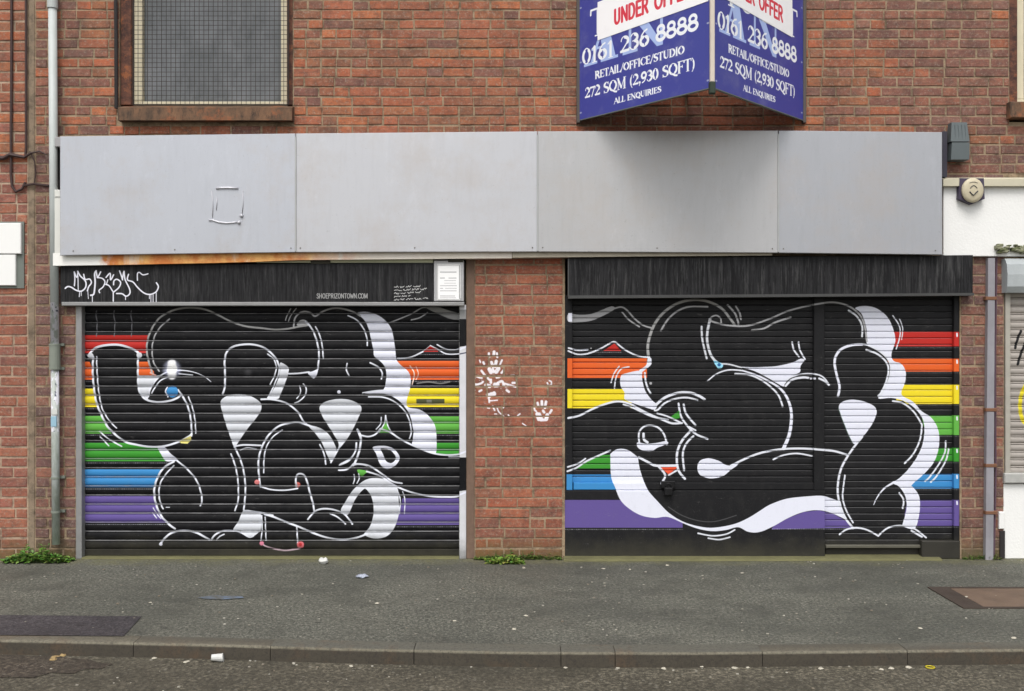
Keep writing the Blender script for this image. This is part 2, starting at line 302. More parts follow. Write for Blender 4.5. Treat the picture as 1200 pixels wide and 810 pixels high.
    c.line(spline(T('H',(668,458),(690,412),(730,362),(785,327))), .8, WHT, w1=2.6); S(T('H',(818,388),(843,430),(838,478)), 2.)
    S(T('H',(1090,85),(1085,150),(1050,220),(1000,290),(970,320)), 2.); S(T('H',(1108,130),(1090,200),(1040,285),(1003,325)), 2.)
    S(T('H',(468,632),(510,602),(570,593),(630,605),(695,640)), 2.); S(T('H',(695,640),(740,600),(790,582),(850,582),(910,600),(975,650)), 2.); S(T('H',(890,610),(950,645)), 2.4)
    S(T('G',(815,625),(900,640),(980,630),(1030,605)), 1.8); S(T('G',(875,654),(940,662),(1002,648)), 1.8)
    c.line(spline(T('G',(640,470),(720,520),(820,552),(920,555),(1040,520))), 1., (.3,.3,.31))
    S(T('G',(470,95),(468,40),(490,5),(530,-8),(580,5),(615,45),(632,105)), 2.2)
    c.sfill(T('G',(460,92),(510,100),(570,95),(625,85),(638,100),(580,122),(540,145),(490,140),(460,120)), WHT); S(T('G',(495,42),(498,75),(518,92)), 3.)
    S(T('G',(50,262),(100,242),(160,203),(220,175),(300,140)), 2.2); S(T('G',(52,237),(110,217),(155,187)), 2.)
    S(T('G',(468,180),(520,207),(560,227),(620,229),(690,228)), 2.8); c.fill(T('G',(592,238),(700,236),(642,280)), (.88,.33,.2)); S(T('G',(585,235),(622,285),(598,332)), 2.6); S(T('G',(642,284),(700,250)), 2)
    S(T('G',(775,20),(722,80),(695,140),(690,200),(702,260),(737,305)), 2.8); S(T('G',(787,55),(745,100),(725,160),(733,255)), 2.4)
    S(T('N',(155,220),(170,275),(225,342)), 2.4); S(T('N',(125,215),(140,290),(185,355),(230,395),(295,422)), 2.4)
    c.fill(T('N',(72,298),(130,255),(133,298),(100,312)), GRN); S(T('N',(0,272),(60,290),(135,325)), 2.); S(T('G',(760,0),(800,22)), 2)
    return c

# ---- a small stroke alphabet: (width, strokes); a stroke is (weight, smooth?, points); y runs 0 at the baseline to 1
def arc(cx, cy, rx, ry, a0, a1, n=14):
    return [(cx+rx*math.cos(math.radians(a0+(a1-a0)*i/n)), cy+ry*math.sin(math.radians(a0+(a1-a0)*i/n))) for i in range(n+1)]
K_, N_ = 1., .38
GL = {
 'A': (.74, [(N_, [(.06,0),(.37,1)]), (K_, [(.37,1),(.68,0)]), (N_, [(.17,.35),(.56,.35)]), ('s', (.06,0)), ('s', (.68,0))]),
 'C': (.72, [(K_, arc(.42,.5,.33,.5,130,230)), (N_, arc(.42,.5,.33,.5,35,130)), (N_, arc(.42,.5,.33,.5,230,325)), (N_, [(.69,.78),(.69,.98)])]),
 'D': (.78, [(K_, [(.16,0),(.16,1)]), (N_, [(.05,1),(.38,1)]), (N_, [(.05,0),(.38,0)]), (K_, arc(.36,.5,.34,.5,60,-60)), (N_, arc(.36,.5,.34,.5,90,60)), (N_, arc(.36,.5,.34,.5,-60,-90))]),
 'E': (.64, [(K_, [(.16,0),(.16,1)]), (N_, [(.05,1),(.58,1),(.58,.84)]), (N_, [(.05,0),(.6,0),(.6,.18)]), (N_, [(.16,.52),(.46,.52)]), (N_, [(.46,.42),(.46,.62)])]),
 'F': (.6, [(K_, [(.16,0),(.16,1)]), (N_, [(.05,1),(.57,1),(.57,.84)]), (N_, [(.16,.52),(.45,.52)]), (N_, [(.45,.42),(.45,.62)]), ('s', (.16,0))]),
 'I': (.34, [(K_, [(.17,0),(.17,1)]), ('s', (.17,0)), ('s', (.17,1))]),
 'L': (.62, [(K_, [(.16,0),(.16,1)]), ('s', (.16,1)), (N_, [(.05,0),(.58,0),(.58,.2)])]),
 'M': (.92, [(N_, [(.14,0),(.14,1)]), (K_, [(.14,1),(.45,.08)]), (N_, [(.45,.08),(.76,1)]), (K_, [(.78,1),(.78,0)]), ('s', (.14,0)), ('s', (.78,0)), ('s', (.1,1)), ('s', (.8,1))]),
 'N': (.8, [(N_, [(.14,0),(.14,1)]), (K_, [(.12,1),(.66,0)]), (N_, [(.66,0),(.66,1)]), ('s', (.14,0)), ('s', (.08,1)), ('s', (.66,1))]),
 'O': (.8, [(K_, arc(.4,.5,.33,.5,125,235)), (K_, arc(.4,.5,.33,.5,-55,55)), (N_, arc(.4,.5,.33,.5,55,125)), (N_, arc(.4,.5,.33,.5,235,305))]),
 'Q': (.8, [(K_, arc(.4,.5,.33,.5,125,235)), (K_, arc(.4,.5,.33,.5,-55,55)), (N_, arc(.4,.5,.33,.5,55,125)), (N_, arc(.4,.5,.33,.5,235,305)), (K_*.8, [(.38,.02),(.55,-.16),(.76,-.22)])]),
 'R': (.74, [(K_, [(.16,0),(.16,1)]), (N_, [(.05,1),(.36,1)]), (K_, arc(.36,.75,.2,.25,70,-70)), (N_, [(.16,.5),(.38,.5)]), (K_, [(.36,.5),(.62,0)]), ('s', (.16,0)), ('s', (.66,0))]),
 'S': (.6, [(N_, arc(.3,.76,.2,.24,20,120)), (K_, arc(.3,.76,.2,.24,120,200)+[(.3,.52)]+arc(.3,.24,.22,.26,50,-30)), (N_, arc(.3,.25,.22,.25,-30,-165)), (N_, [(.5,.78),(.5,1)]), (N_, [(.08,.0),(.08,.22)])]),
 'T': (.68, [(K_, [(.34,0),(.34,1)]), (N_, [(.04,.82),(.05,1),(.63,1),(.64,.82)]), ('s', (.34,0))]),
 'U': (.78, [(K_, [(.16,1),(.16,.35)]+arc(.39,.32,.23,.32,180,250)), (N_, arc(.39,.32,.23,.32,250,360)+[(.62,1)]), ('s', (.16,1)), ('s', (.62,1))]),
 '/': (.4, [(N_*1.3, [(.02,-.12),(.38,1.06)])]),
 '(': (.34, [(N_, arc(.42,.42,.3,.68,120,150)), (K_*.8, arc(.42,.42,.3,.68,150,210)), (N_, arc(.42,.42,.3,.68,210,240))]),
 ')': (.34, [(N_, arc(-.1,.42,.3,.68,60,30)), (K_*.8, arc(-.1,.42,.3,.68,30,-30)), (N_, arc(-.1,.42,.3,.68,-30,-60))]),
 ',': (.26, [(K_, [(.12,.05),(.13,.05)]), (N_, [(.15,.04),(.08,-.18)])]),
 '.': (.26, [(K_, [(.12,.04),(.13,.04)])]),
 '0': (.56, [(K_, arc(.28,.5,.21,.5,130,230)), (K_, arc(.28,.5,.21,.5,-50,50)), (N_, arc(.28,.5,.21,.5,50,130)), (N_, arc(.28,.5,.21,.5,230,310))]),
 '1': (.42, [(K_, [(.22,0),(.22,1)]), (N_, [(.07,.84),(.22,1)]), ('s', (.22,0))]),
 '2': (.56, [(N_, arc(.27,.73,.2,.27,180,80)), (K_, arc(.27,.73,.2,.27,80,-30)), (N_*1.3, [(.44,.6),(.06,.03)]), (K_*.8, [(.06,.04),(.5,.04)]), (N_, [(.5,.04),(.53,.2)])]),
 '3': (.54, [(N_, arc(.25,.76,.18,.24,160,70)), (K_, arc(.25,.76,.19,.24,70,-60)), (K_, arc(.24,.27,.22,.27,70,-70)), (N_, arc(.24,.27,.22,.27,-70,-165)), (N_, [(.18,.53),(.32,.54)])]),
 '6': (.56, [(K_, arc(.29,.3,.21,.3,110,250)), (K_, arc(.29,.3,.21,.3,-60,60)), (N_, arc(.29,.3,.21,.3,60,110)), (N_, arc(.29,.3,.21,.3,250,300)), (N_*1.4, [(.08,.35),(.14,.7),(.28,.92),(.44,1)])]),
 '7': (.52, [(K_*.8, [(.05,.94),(.5,.94)]), (N_*1.3, [(.5,.96),(.2,0)]), (N_, [(.05,.94),(.04,.78)])]),
 '8': (.56, [(K_*.9, arc(.28,.76,.17,.24,0,360)), (K_, arc(.28,.27,.22,.27,0,360))]),
 '9': (.56, [(K_, arc(.27,.7,.21,.3,-70,80)), (K_, arc(.27,.7,.21,.3,100,260)), (N_, arc(.27,.7,.21,.3,70,110)), (N_*1.4, [(.48,.65),(.42,.3),(.28,.08),(.12,0)])]),
 ' ': (.36, []),
}
SANS = {'U': [[(.16,1),(.16,.35)]+arc(.39,.3,.23,.3,180,360)+[(.62,1)]], 'N': [[(.14,0),(.14,1),(.66,0),(.66,1)]], 'D': [[(.14,0),(.14,1),(.36,1)]+arc(.36,.5,.3,.5,90,-90)+[(.14,0)]],
        'E': [[(.54,1),(.14,1),(.14,0),(.56,0)],[(.14,.52),(.5,.52)]], 'F': [[(.54,1),(.14,1),(.14,0)],[(.14,.52),(.48,.52)]],
        'R': [[(.14,0),(.14,1),(.36,1)]+arc(.36,.75,.22,.25,90,-90)+[(.14,.5)],[(.36,.5),(.62,0)]], 'O': [arc(.4,.5,.3,.5,0,360,24)],
        'S': [arc(.3,.76,.2,.24,20,200)+[(.3,.52)]+arc(.3,.24,.22,.26,50,-165)], 'T': [[(.34,0),(.34,1)],[(.06,1),(.62,1)]]}
def text(c, s, x, y, h, width, col, weight=.15, serif=True, flat=None, squeeze=None, slope=0.):
    """baseline at (x, y), cap height h, total width fixed"""
    tot = sum(GL[ch][0] for ch in s); k = width/tot
    for ch in s:
        w, st = GL[ch]
        if flat is not None and ch in SANS: st = [(K_, p) for p in SANS[ch]]
        for g in st:
            if g[0] == 's':
                if serif:
                    sx, sy = g[1]; r = .13
                    c.line([(x+(sx-r)*k, y-sy*h-slope*(x)), (x+(sx+r)*k, y-sy*h-slope*(x))], h*.05, col, soft=.002)
                continue
            q = g[0] if flat is None else flat
            t = max(weight*q, .045)
            pts = [(x+a*k, y-(t/2+b*(1-t))*h) for a, b in g[1]]
            c.line(pts, h*t, col, soft=.002)
        x += w*k

for ch, w, st in (('H', .8, [[(.14,0),(.14,1)],[(.66,0),(.66,1)],[(.14,.5),(.66,.5)]]), ('P', .66, [[(.14,0),(.14,1),(.5,.95),(.55,.7),(.14,.5)]]),
                  ('Z', .66, [[(.08,1),(.58,1),(.08,0),(.58,0)]]), ('W', .9, [[(.05,1),(.25,0),(.45,.8),(.65,0),(.85,1)]])):
    GL[ch] = (w, [(K_, p) for p in st])

SIGN_W, SIGN_H, SIGN_Z = 1.25, 1.22, 3.235      # metres, and the height of its lower edge
def paint_sign():
    c = Canvas(0, 0, SIGN_W, SIGN_H, 900); top = SIGN_Z + SIGN_H
    Y = lambda z: top - z
    c.rect(0, 0, SIGN_W, SIGN_H, (.23, .25, .58))
    pale = (.66, .74, .93); wt = (.95, .96, .98)
    # big pale monogram letters behind the number
    c.fill([(.13, Y(3.63)), (.27, Y(3.93)), (.295, Y(3.93)), (.16, Y(3.63))], pale); c.fill([(.2, Y(3.93)), (.295, Y(3.93)), (.385, Y(3.63)), (.27, Y(3.63))], pale)
    c.rect(.06, Y(3.633), .2, Y(3.612), pale); c.rect(.235, Y(3.633), .41, Y(3.612), pale); c.rect(.14, Y(3.73), .31, Y(3.712), pale)
    c.rect(.515, Y(3.93), .54, Y(3.63), pale); c.rect(.455, Y(3.633), .6, Y(3.612), pale)
    c.fill([(.48, Y(3.93)), (.6, Y(3.93)), (.835, Y(3.605)), (.78, Y(3.605))], pale); c.rect(.81, Y(3.93), .835, Y(3.605), pale)
    text(c, 'TO LET', .12, Y(3.815), .2, 1.04, wt, .2)
    text(c, '0161 236 8888', .04, Y(3.628), .12, 1.105, wt, .2)
    text(c, 'RETAIL/OFFICE/STUDIO', .175, Y(3.502), .057, .85, wt, .25)
    text(c, '272 SQM (2,930 SQFT)', .07, Y(3.38), .08, 1.05, wt, .21)
    text(c, 'ALL ENQUIRIES', .37, Y(3.287), .042, .45, wt, .27)
    for x in (.02, SIGN_W-.03):
        for y in (.04, .4, .8, SIGN_H-.05): c.dot(x, y, .006, (.6,.62,.75), soft=.002)
    return c
def paint_sticker():
    c = Canvas(0, 0, 1., .29, 900); c.rect(0, 0, 1, .29, (.98, .98, .99))
    red = (.85, .2, .28)
    text(c, 'UNDER', .16, .225, .125, .33, red, .17, serif=False, flat=1); text(c, 'OFFER', .54, .225, .125, .33, red, .17, serif=False, flat=1)
    return c

def paint_header():
    """black board over the left shutter, photo units"""
    c = Canvas(66, 300, 546, 360, 6)
    Q = lambda *p: [(66+x/8.571, 300+y/8.571) for x, y in p]
    W = (.88, .88, .92)
    for w, p in ((14, ((90,325),(115,308),(150,315),(200,345),(245,355),(280,335),(298,300),(290,250),(240,200),(215,155))), (12, ((180,160),(186,230),(182,300))), (12, ((182,165),(205,215),(217,160))),
                 (9, ((217,200),(220,340))), (13, ((275,185),(290,235),(335,233),(352,270),(325,310),(312,350))), (6, ((316,350),(322,430))),
                 (16, ((400,150),(385,180),(390,260),(385,330),(375,385),(345,395))), (7, ((362,395),(362,490))), (13, ((400,155),(415,212),(445,160))),
                 (12, ((410,218),(460,225),(488,260),(470,310),(430,345),(435,370))), (12, ((495,285),(530,300),(560,345),(572,362))), (11, ((572,360),(572,455))), (10, ((517,240),(503,287))),
                 (13, ((500,215),(540,175),(545,240),(575,190))), (13, ((575,290),(580,250),(610,235),(645,265),(630,315),(578,362))), (13, ((635,150),(655,205),(665,240))), (13, ((665,225),(680,155),(690,235),(735,330),(737,380),(700,405),(660,380),(605,378))),
                 (13, ((725,185),(715,240),(770,262),(820,320),(880,372),(940,387),(1000,362),(1025,310),(1005,270))), (11, ((815,245),(815,180),(835,166),(870,190),(920,180))),
                 (7, ((235,360),(230,410))), (6, ((250,360),(250,400))), (8, ((695,400),(695,440))), (7, ((935,385),(935,430))), (7, ((950,385),(950,470))), (7, ((972,385),(972,480))), (7, ((1003,370),(1003,490)))):
        c.line(spline(Q(*p)), w/8.571, W, soft=.35)
    text(c, 'SHOEPRIZONTOWN.COM', 371, 350, 6.2, 60, (.62,.62,.62), .13, serif=False, flat=1)
    rnd = random.Random(3)
    for k, (x1, n) in enumerate(((495,4),(501,4),(494,3),(481,2),(502,4))):      # five lines of small hand lettering, too fine to read
        x = 462; y = 336.6+k*3.7
        while x < x1:
            e = min(x + rnd.uniform(4, 9), x1); q = x
            pts = []
            while q < e: pts.append((q, y - (q-462)*.045 + rnd.uniform(-1.1, 1.1))); q += .8
            if len(pts) > 1: c.line(pts, .6, (.8,.8,.8), .9, soft=.2)
            x = e + 1.6
    return c
def paint_notice():
    c = Canvas(0, 0, 25, 40, 10); c.rect(0, 0, 25, 40, (.95,.95,.95)); g = (.45,.45,.47); rnd = random.Random(2)
    for y, x0, x1, a in ((8,3,22,.9),(15,3,8,.8),(15,13,22,.7),(18,8,21,.4),(21,8,21,.35),(24,3,22,.5),(27,3,6,.5),(27,9,22,.4),(30,3,22,.55),(36,3,20,.6),(38,3,21,.4)):
        x = x0
        while x < x1:
            e = min(x+rnd.uniform(1, 3), x1); c.line([(x, y), (e, y)], .9, g, a, .2); x = e+.5
    return c
def paint_hands():
    """white hand prints and splats on the brick pier, photo units"""
    c = Canvas(546, 400, 662, 502, 6); w = (.95,.93,.95); rnd = random.Random(8)
    Q = lambda *p: [(550+x/8.1, 400+y/8.1) for x, y in p]
    def seg(p, wd, al=.95): c.line(spline(Q(*p)), wd*1.5/8.1, w, al, .7)
    for p, wd in ((((185,115),(188,150)),14),(((235,100),(232,130)),18),(((262,115),(265,150)),14),(((310,180),(285,235)),12),(((133,200),(140,215)),14),(((98,180),(105,200)),9),
                  (((210,200),(225,240)),18),(((255,190),(245,240)),20),(((190,265),(205,295)),24),(((255,290),(275,260)),26),(((222,265),(230,290)),18),(((305,300),(325,275)),14),
                  (((115,280),(150,325),(200,375)),14),(((40,320),(90,345),(120,350)),9),(((25,355),(45,350)),16),(((60,415),(110,400),(130,385)),13),(((30,400),(70,408)),9),(((160,420),(190,425)),26),(((205,365),(205,395)),14),
                  (((245,415),(265,415)),30),(((260,345),(285,340)),14),(((270,395),(310,380),(330,420)),16),(((330,400),(380,415),(440,432)),12),(((395,328),(425,325)),14),(((410,395),(440,395)),14),(((340,430),(375,425)),8),
                  (((95,475),(115,465)),13),(((355,465),(375,480)),15),(((175,510),(190,520)),24),(((205,505),(235,500)),26),(((235,485),(240,490)),14),(((185,530),(190,580)),11),(((200,565),(265,560)),8),
                  (((175,630),(190,630)),12),(((222,615),(240,655)),10),(((260,620),(280,670),(330,715)),8),(((318,625),(322,630)),11),(((240,690),(260,690)),6),(((370,700),(375,705)),9),(((460,705),(480,690)),9),(((505,780),(540,805)),7),
                  (((615,615),(620,650),(635,665)),11),(((648,585),(655,615)),15),(((688,570),(690,620)),17),(((728,575),(718,630)),17),(((780,655),(765,680)),15),(((700,660),(710,675)),16),
                  (((645,690),(660,740)),24),(((665,690),(690,745)),18),(((740,700),(730,740)),24),(((680,748),(725,745)),18),(((740,395),(745,405)),10),(((760,375),(778,385),(775,415),(750,420)),9)):
        seg(p, wd)
    for k in range(40): c.dot(552+rnd.random()*42, 445+rnd.random()*48, rnd.uniform(.2, .6), w, .5)
    return c
def paint_next():
    """marks on the neighbour's grey shutter"""
    c = Canvas(1176, 340, 1320, 560, 4)
    c.line(spline([(1196,388),(1192,397),(1189,408)]), 3, (.12,.12,.13)); c.line(spline([(1201,402),(1196,414),(1192,427)]), 3, (.12,.12,.13)); c.line(spline([(1204,385),(1216,392),(1222,408)]), 3, (.12,.12,.13))
    c.line(spline([(1201,452),(1196,464),(1195,480),(1199,494),(1210,500),(1226,492)]), 4.5, (.84,.78,.2)); c.line(spline([(1201,452),(1214,446),(1228,455)]), 4.5, (.84,.78,.2))
    return c
# ---------------------------------------------------------------- helpers
def lin(c): return tuple((v/12.92 if v <= .04045 else ((v+.055)/1.055)**2.4) for v in c[:3])
def rgb8(r, g, b): return lin((r/255, g/255, b/255))

class MB:
    def __init__(self): self.v = []; self.f = []; self.c = []; self.cur = None
    def quad(self, a, b, c, d):
        n = len(self.v); self.v += [a, b, c, d]; self.f.append((n, n+1, n+2, n+3)); self.c += [self.cur]*4
    def add(self, vs, fs):
        n = len(self.v); self.v += [tuple(p) for p in vs]; self.f += [tuple(n+i for i in q) for q in fs]; self.c += [self.cur]*len(vs)
    def box(self, x0, x1, y0, y1, z0, z1, b=0.):
        if b <= 0:
            self.add([(x0,y0,z0),(x1,y0,z0),(x1,y1,z0),(x0,y1,z0),(x0,y0,z1),(x1,y0,z1),(x1,y1,z1),(x0,y1,z1)],
                     [(0,3,2,1),(4,5,6,7),(0,1,5,4),(1,2,6,5),(2,3,7,6),(3,0,4,7)]); return
        b = min(b, abs(x1-x0)*.45, abs(z1-z0)*.45, abs(y1-y0)*.45)      # chamfer round the front (low y) face
        self.add([(x0,y1,z0),(x1,y1,z0),(x1,y1,z1),(x0,y1,z1),(x0,y0+b,z0),(x1,y0+b,z0),(x1,y0+b,z1),(x0,y0+b,z1),
                  (x0+b,y0,z0+b),(x1-b,y0,z0+b),(x1-b,y0,z1-b),(x0+b,y0,z1-b)],
                 [(1,0,3,2),(0,1,5,4),(1,2,6,5),(2,3,7,6),(3,0,4,7),(4,5,9,8),(5,6,10,9),(6,7,11,10),(7,4,8,11),(8,9,10,11)])
    def tube(self, pts, r, n=8, cap=True):
        P = [Vector(p) for p in pts]; base = len(self.v); m = len(P)
        rr = r if isinstance(r, (list, tuple)) else [r]*m
        for i, p in enumerate(P):
            t = (P[min(i+1, m-1)] - P[max(i-1, 0)]).normalized()
            u = t.cross(Vector((0, 1, 0))); u = u.normalized() if u.length > 1e-3 else Vector((1, 0, 0))
            w = t.cross(u).normalized()
            for k in range(n):
                a = 2*math.pi*k/n; q = p + (u*math.cos(a) + w*math.sin(a))*rr[i]
                self.v.append(tuple(q)); self.c.append(self.cur)
        for i in range(m-1):
            for k in range(n):
                a = base+i*n+k; b = base+i*n+(k+1) % n
                self.f.append((a, a+n, b+n, b))
        if cap:
            self.f.append(tuple(base+k for k in range(n))); self.f.append(tuple(base+(m-1)*n+k for k in reversed(range(n))))
    def profile(self, prof, x0, x1, ends=True):
        """closed outline of (y, z) run from x0 to x1"""
        n = len(prof)
        self.add([(x0, y, z) for y, z in prof] + [(x1, y, z) for y, z in prof],
                 [(i, (i+1) % n, n+(i+1) % n, n+i) for i in range(n)] + ([tuple(reversed(range(n))), tuple(range(n, 2*n))] if ends else []))
    def mesh(self, name, mat, off=(0, 0, 0), smooth=False):
        me = bpy.data.meshes.new(name)
        me.from_pydata([(a-off[0], b-off[1], c-off[2]) for a, b, c in self.v], [], self.f); me.update()
        if any(c is not None for c in self.c):
            at = me.attributes.new('tint', 'FLOAT_COLOR', 'POINT')
            at.data.foreach_set('color', np.array([(c if c is not None else (.3,.3,.3))+(1.,) for c in self.c], np.float32).ravel())
        if mat: me.materials.append(mat)
        bm = bmesh.new(); bm.from_mesh(me); bmesh.ops.recalc_face_normals(bm, faces=bm.faces); bm.to_mesh(me); bm.free()
        if smooth: me.polygons.foreach_set('use_smooth', [True]*len(me.polygons))
        return me

LOC = {}
def link(o, parent=None):
    scene.collection.objects.link(o)
    if parent is not None: o.parent = parent
    return o
def thing(name, label, cat, loc=(0, 0, 0), group=None):
    o = bpy.data.objects.new(name, None); o.empty_display_size = .1; o.location = loc; link(o)
    LOC[o.name] = Vector(loc); tag(o, label, cat, group); return o
def tag(o, label, cat, group=None):
    o['label'] = label; o['category'] = cat
    if group: o['group'] = group
    return o
def part(name, mb, mat, parent, smooth=False, stuff=False, label=None, origin=None):
    """mb is in world coordinates; the part's origin sits at `origin` (world) or at its parent's"""
    pw = LOC[parent.name] if parent is not None else Vector((0, 0, 0))
    ow = Vector(origin) if origin is not None else pw
    o = bpy.data.objects.new(name, mb.mesh(name, mat, ow, smooth)); o.location = ow - pw; link(o, parent); LOC[o.name] = ow
    if stuff: o['kind'] = 'stuff'
    if label: o['label'] = label
    return o
def struct(name, mb, mat, parent=None, smooth=False):
    o = part(name, mb, mat, parent, smooth)
    if parent is None: o['kind'] = 'structure'
    return o
def solo(name, mb, mat, label, cat, group=None, smooth=False, origin=(0, 0, 0)):
    o = part(name, mb, mat, None, smooth, origin=origin); return tag(o, label, cat, group)

# ---------------------------------------------------------------- materials
class NT:
    def __init__(self, name):
        self.m = bpy.data.materials.new(name); self.m.use_nodes = True; self.t = self.m.node_tree; self.n = self.t.nodes; self.l = self.t.links
        self.b = self.n['Principled BSDF']; self.geo = self.n.new('ShaderNodeNewGeometry'); self.pos = self.geo.outputs['Position']
    def new(self, ty, **k):
        x = self.n.new(ty)
        for a, v in k.items(): setattr(x, a, v)
        return x
    def put(self, sock, v):
        if hasattr(v, 'is_linked') or hasattr(v, 'links'): self.l.new(v, sock)
        else:
            if isinstance(v, tuple) and len(v) == 3 and sock.type == 'RGBA': v = v+(1,)
            sock.default_value = v
    def noise(self, scale, detail=4, rough=.6, vec=None, stretch=None):
        x = self.new('ShaderNodeTexNoise'); x.inputs['Scale'].default_value = scale; x.inputs['Detail'].default_value = detail; x.inputs['Roughness'].default_value = rough
        v = vec or self.pos
        if stretch:
            mp = self.new('ShaderNodeMapping'); mp.inputs['Scale'].default_value = stretch; self.l.new(v, mp.inputs[0]); v = mp.outputs[0]
        self.l.new(v, x.inputs['Vector']); return x.outputs['Fac']
    def voro(self, scale, out='Distance', feature='F1', vec=None):
        x = self.new('ShaderNodeTexVoronoi', feature=feature); x.inputs['Scale'].default_value = scale; self.l.new(vec or self.pos, x.inputs['Vector']); return x.outputs[out]
    def ramp(self, fac, *stops):
        x = self.new('ShaderNodeValToRGB'); e = x.color_ramp.elements
        while len(e) < len(stops): e.new(.5)
        for q, (p, c) in zip(e, stops):
            q.position = p; q.color = (c, c, c, 1) if isinstance(c, (int, float)) else tuple(c)+(1,)
        self.l.new(fac, x.inputs[0]); return x.outputs[0]
    def mix(self, a, b, fac, mode='MIX'):
        x = self.new('ShaderNodeMix', data_type='RGBA', blend_type=mode)
        self.put(x.inputs[0], fac); self.put(x.inputs[6], a); self.put(x.inputs[7], b); return x.outputs[2]
    def math(self, op, a, b=0., clamp=False):
        x = self.new('ShaderNodeMath', operation=op, use_clamp=clamp); self.put(x.inputs[0], a); self.put(x.inputs[1], b); return x.outputs[0]
    def xyz(self, vec=None):
        x = self.new('ShaderNodeSeparateXYZ'); self.l.new(vec or self.pos, x.inputs[0]); return x.outputs
    def bump(self, h, dist=.002, strength=1.):
        x = self.new('ShaderNodeBump'); x.inputs['Distance'].default_value = dist; x.inputs['Strength'].default_value = strength
        self.l.new(h, x.inputs['Height']); self.l.new(x.outputs[0], self.b.inputs['Normal'])
    def set(self, col=None, rough=None, metal=None, spec=None):
        if col is not None: self.put(self.b.inputs['Base Color'], col)
        if rough is not None: self.put(self.b.inputs['Roughness'], rough)
        if metal is not None: self.put(self.b.inputs['Metallic'], metal)
        if spec is not None: self.b.inputs['Specular IOR Level'].default_value = spec
        return self.m

def image_of(canvas, name):
    im = bpy.data.images.new(name, canvas.w, canvas.h, alpha=True)
    im.alpha_mode = 'CHANNEL_PACKED'
    im.pixels.foreach_set(np.ascontiguousarray(canvas.a[::-1]).astype(np.float32).ravel()); im.update(); im.pack()
    return im
def print_on(nt, im, obj, rect):
    """flat print placed on a surface: object-space x runs rect[0]..rect[1], z runs rect[2]..rect[3]; returns colour, alpha"""
    tc = nt.new('ShaderNodeTexCoord', object=obj); s = nt.xyz(tc.outputs['Object'])
    u = nt.math('DIVIDE', nt.math('SUBTRACT', s[0], rect[0]), rect[1]-rect[0]); v = nt.math('DIVIDE', nt.math('SUBTRACT', s[2], rect[2]), rect[3]-rect[2])
    cb = nt.new('ShaderNodeCombineXYZ'); nt.l.new(u, cb.inputs[0]); nt.l.new(v, cb.inputs[1])
    t = nt.new('ShaderNodeTexImage', image=im, extension='CLIP'); nt.l.new(cb.outputs[0], t.inputs[0])
    return t.outputs['Color'], t.outputs['Alpha']

def plain(name, col, rough=.6, metal=0., var=.18, scale=9., bump=.0006, grime=.25, spec=.4):
    nt = NT(name); n = nt.noise(scale, 6, .65); c = nt.mix(tuple(v*(1-var) for v in col), tuple(min(v*(1+var), 1) for v in col), n)
    g = nt.ramp(nt.noise(scale*.35, 8, .7, stretch=(1, 1, .5)), (.45, 0.), (.75, 1.))
    c = nt.mix(c, tuple(v*.45 for v in col), nt.math('MULTIPLY', g, grime))
    nt.bump(nt.noise(scale*12, 3), bump)
    return nt.set(c, nt.ramp(n, (.3, max(rough-.12, .05)), (.7, min(rough+.12, 1))), metal, spec)

# asphalt: stone chips in binder
def asphalt(name, a, b, chip, scale, moss=False, light=.0):
    nt = NT(name)
    base = nt.mix(a, b, nt.ramp(nt.noise(1.3, 8, .65), (.35, 0.), (.65, 1.)))
    fine = nt.noise(scale, 5, .85)
    base = nt.mix(base, tuple(min(v*2.4, .6) for v in b), nt.math('MULTIPLY', nt.ramp(fine, (.49, 0.), (.58, 1.)), .72))
    base = nt.mix(base, tuple(v*.26 for v in a), nt.math('MULTIPLY', nt.ramp(nt.noise(scale*.8, 5, .85, stretch=(1, 1, 1)), (.49, 0.), (.58, 1.)), .72))
    v = nt.new('ShaderNodeTexVoronoi'); v.inputs['Scale'].default_value = scale*.8; nt.l.new(nt.pos, v.inputs['Vector'])
    sel = nt.math('MULTIPLY', nt.math('LESS_THAN', v.outputs['Distance'], .33), nt.math('GREATER_THAN', nt.xyz(v.outputs['Color'])[0], .9))
    base = nt.mix(base, chip, nt.math('MULTIPLY', sel, .45))
    st = nt.ramp(nt.noise(2.6, 8, .75), (.48, 0.), (.62, 1.)); base = nt.mix(base, tuple(q*.5 for q in a), nt.math('MULTIPLY', st, .5))
    st = nt.ramp(nt.noise(9., 6, .75, stretch=(1, .6, 1)), (.55, 0.), (.68, 1.)); base = nt.mix(base, tuple(min(q*1.6, 1) for q in b), nt.math('MULTIPLY', st, .22))
    wet = nt.ramp(nt.noise(.9, 5, .6, stretch=(.6, 1.6, 1)), (.42, 0.), (.6, 1.)); base = nt.mix(base, tuple(q*.62 for q in a), nt.math('MULTIPLY', wet, .45)); gum = nt.new('ShaderNodeTexVoronoi'); gum.inputs['Scale'].default_value = 4.2; nt.l.new(nt.pos, gum.inputs['Vector']); base = nt.mix(base, tuple(v*.45 for v in a), nt.math('MULTIPLY', nt.math('LESS_THAN', gum.outputs['Distance'], .075), .5))
    if moss:
        y = nt.xyz()[1]
        m = nt.math('MULTIPLY', nt.ramp(nt.math('ADD', y, nt.math('MULTIPLY', nt.noise(4., 6, .7), .5)), (.02, 0.), (.2, 1.)), nt.ramp(nt.noise(14, 5, .7), (.35, .2), (.6, 1.)))
        base = nt.mix(base, rgb8(112, 110, 74), nt.math('MULTIPLY', m, .6))
    h = nt.math('ADD', fine, nt.math('MULTIPLY', v.outputs['Distance'], .4)); nt.bump(h, .007, .9)
    return nt.set(base, nt.ramp(nt.noise(3., 5, .6), (.35, .6), (.7, .88)), 0., .35)

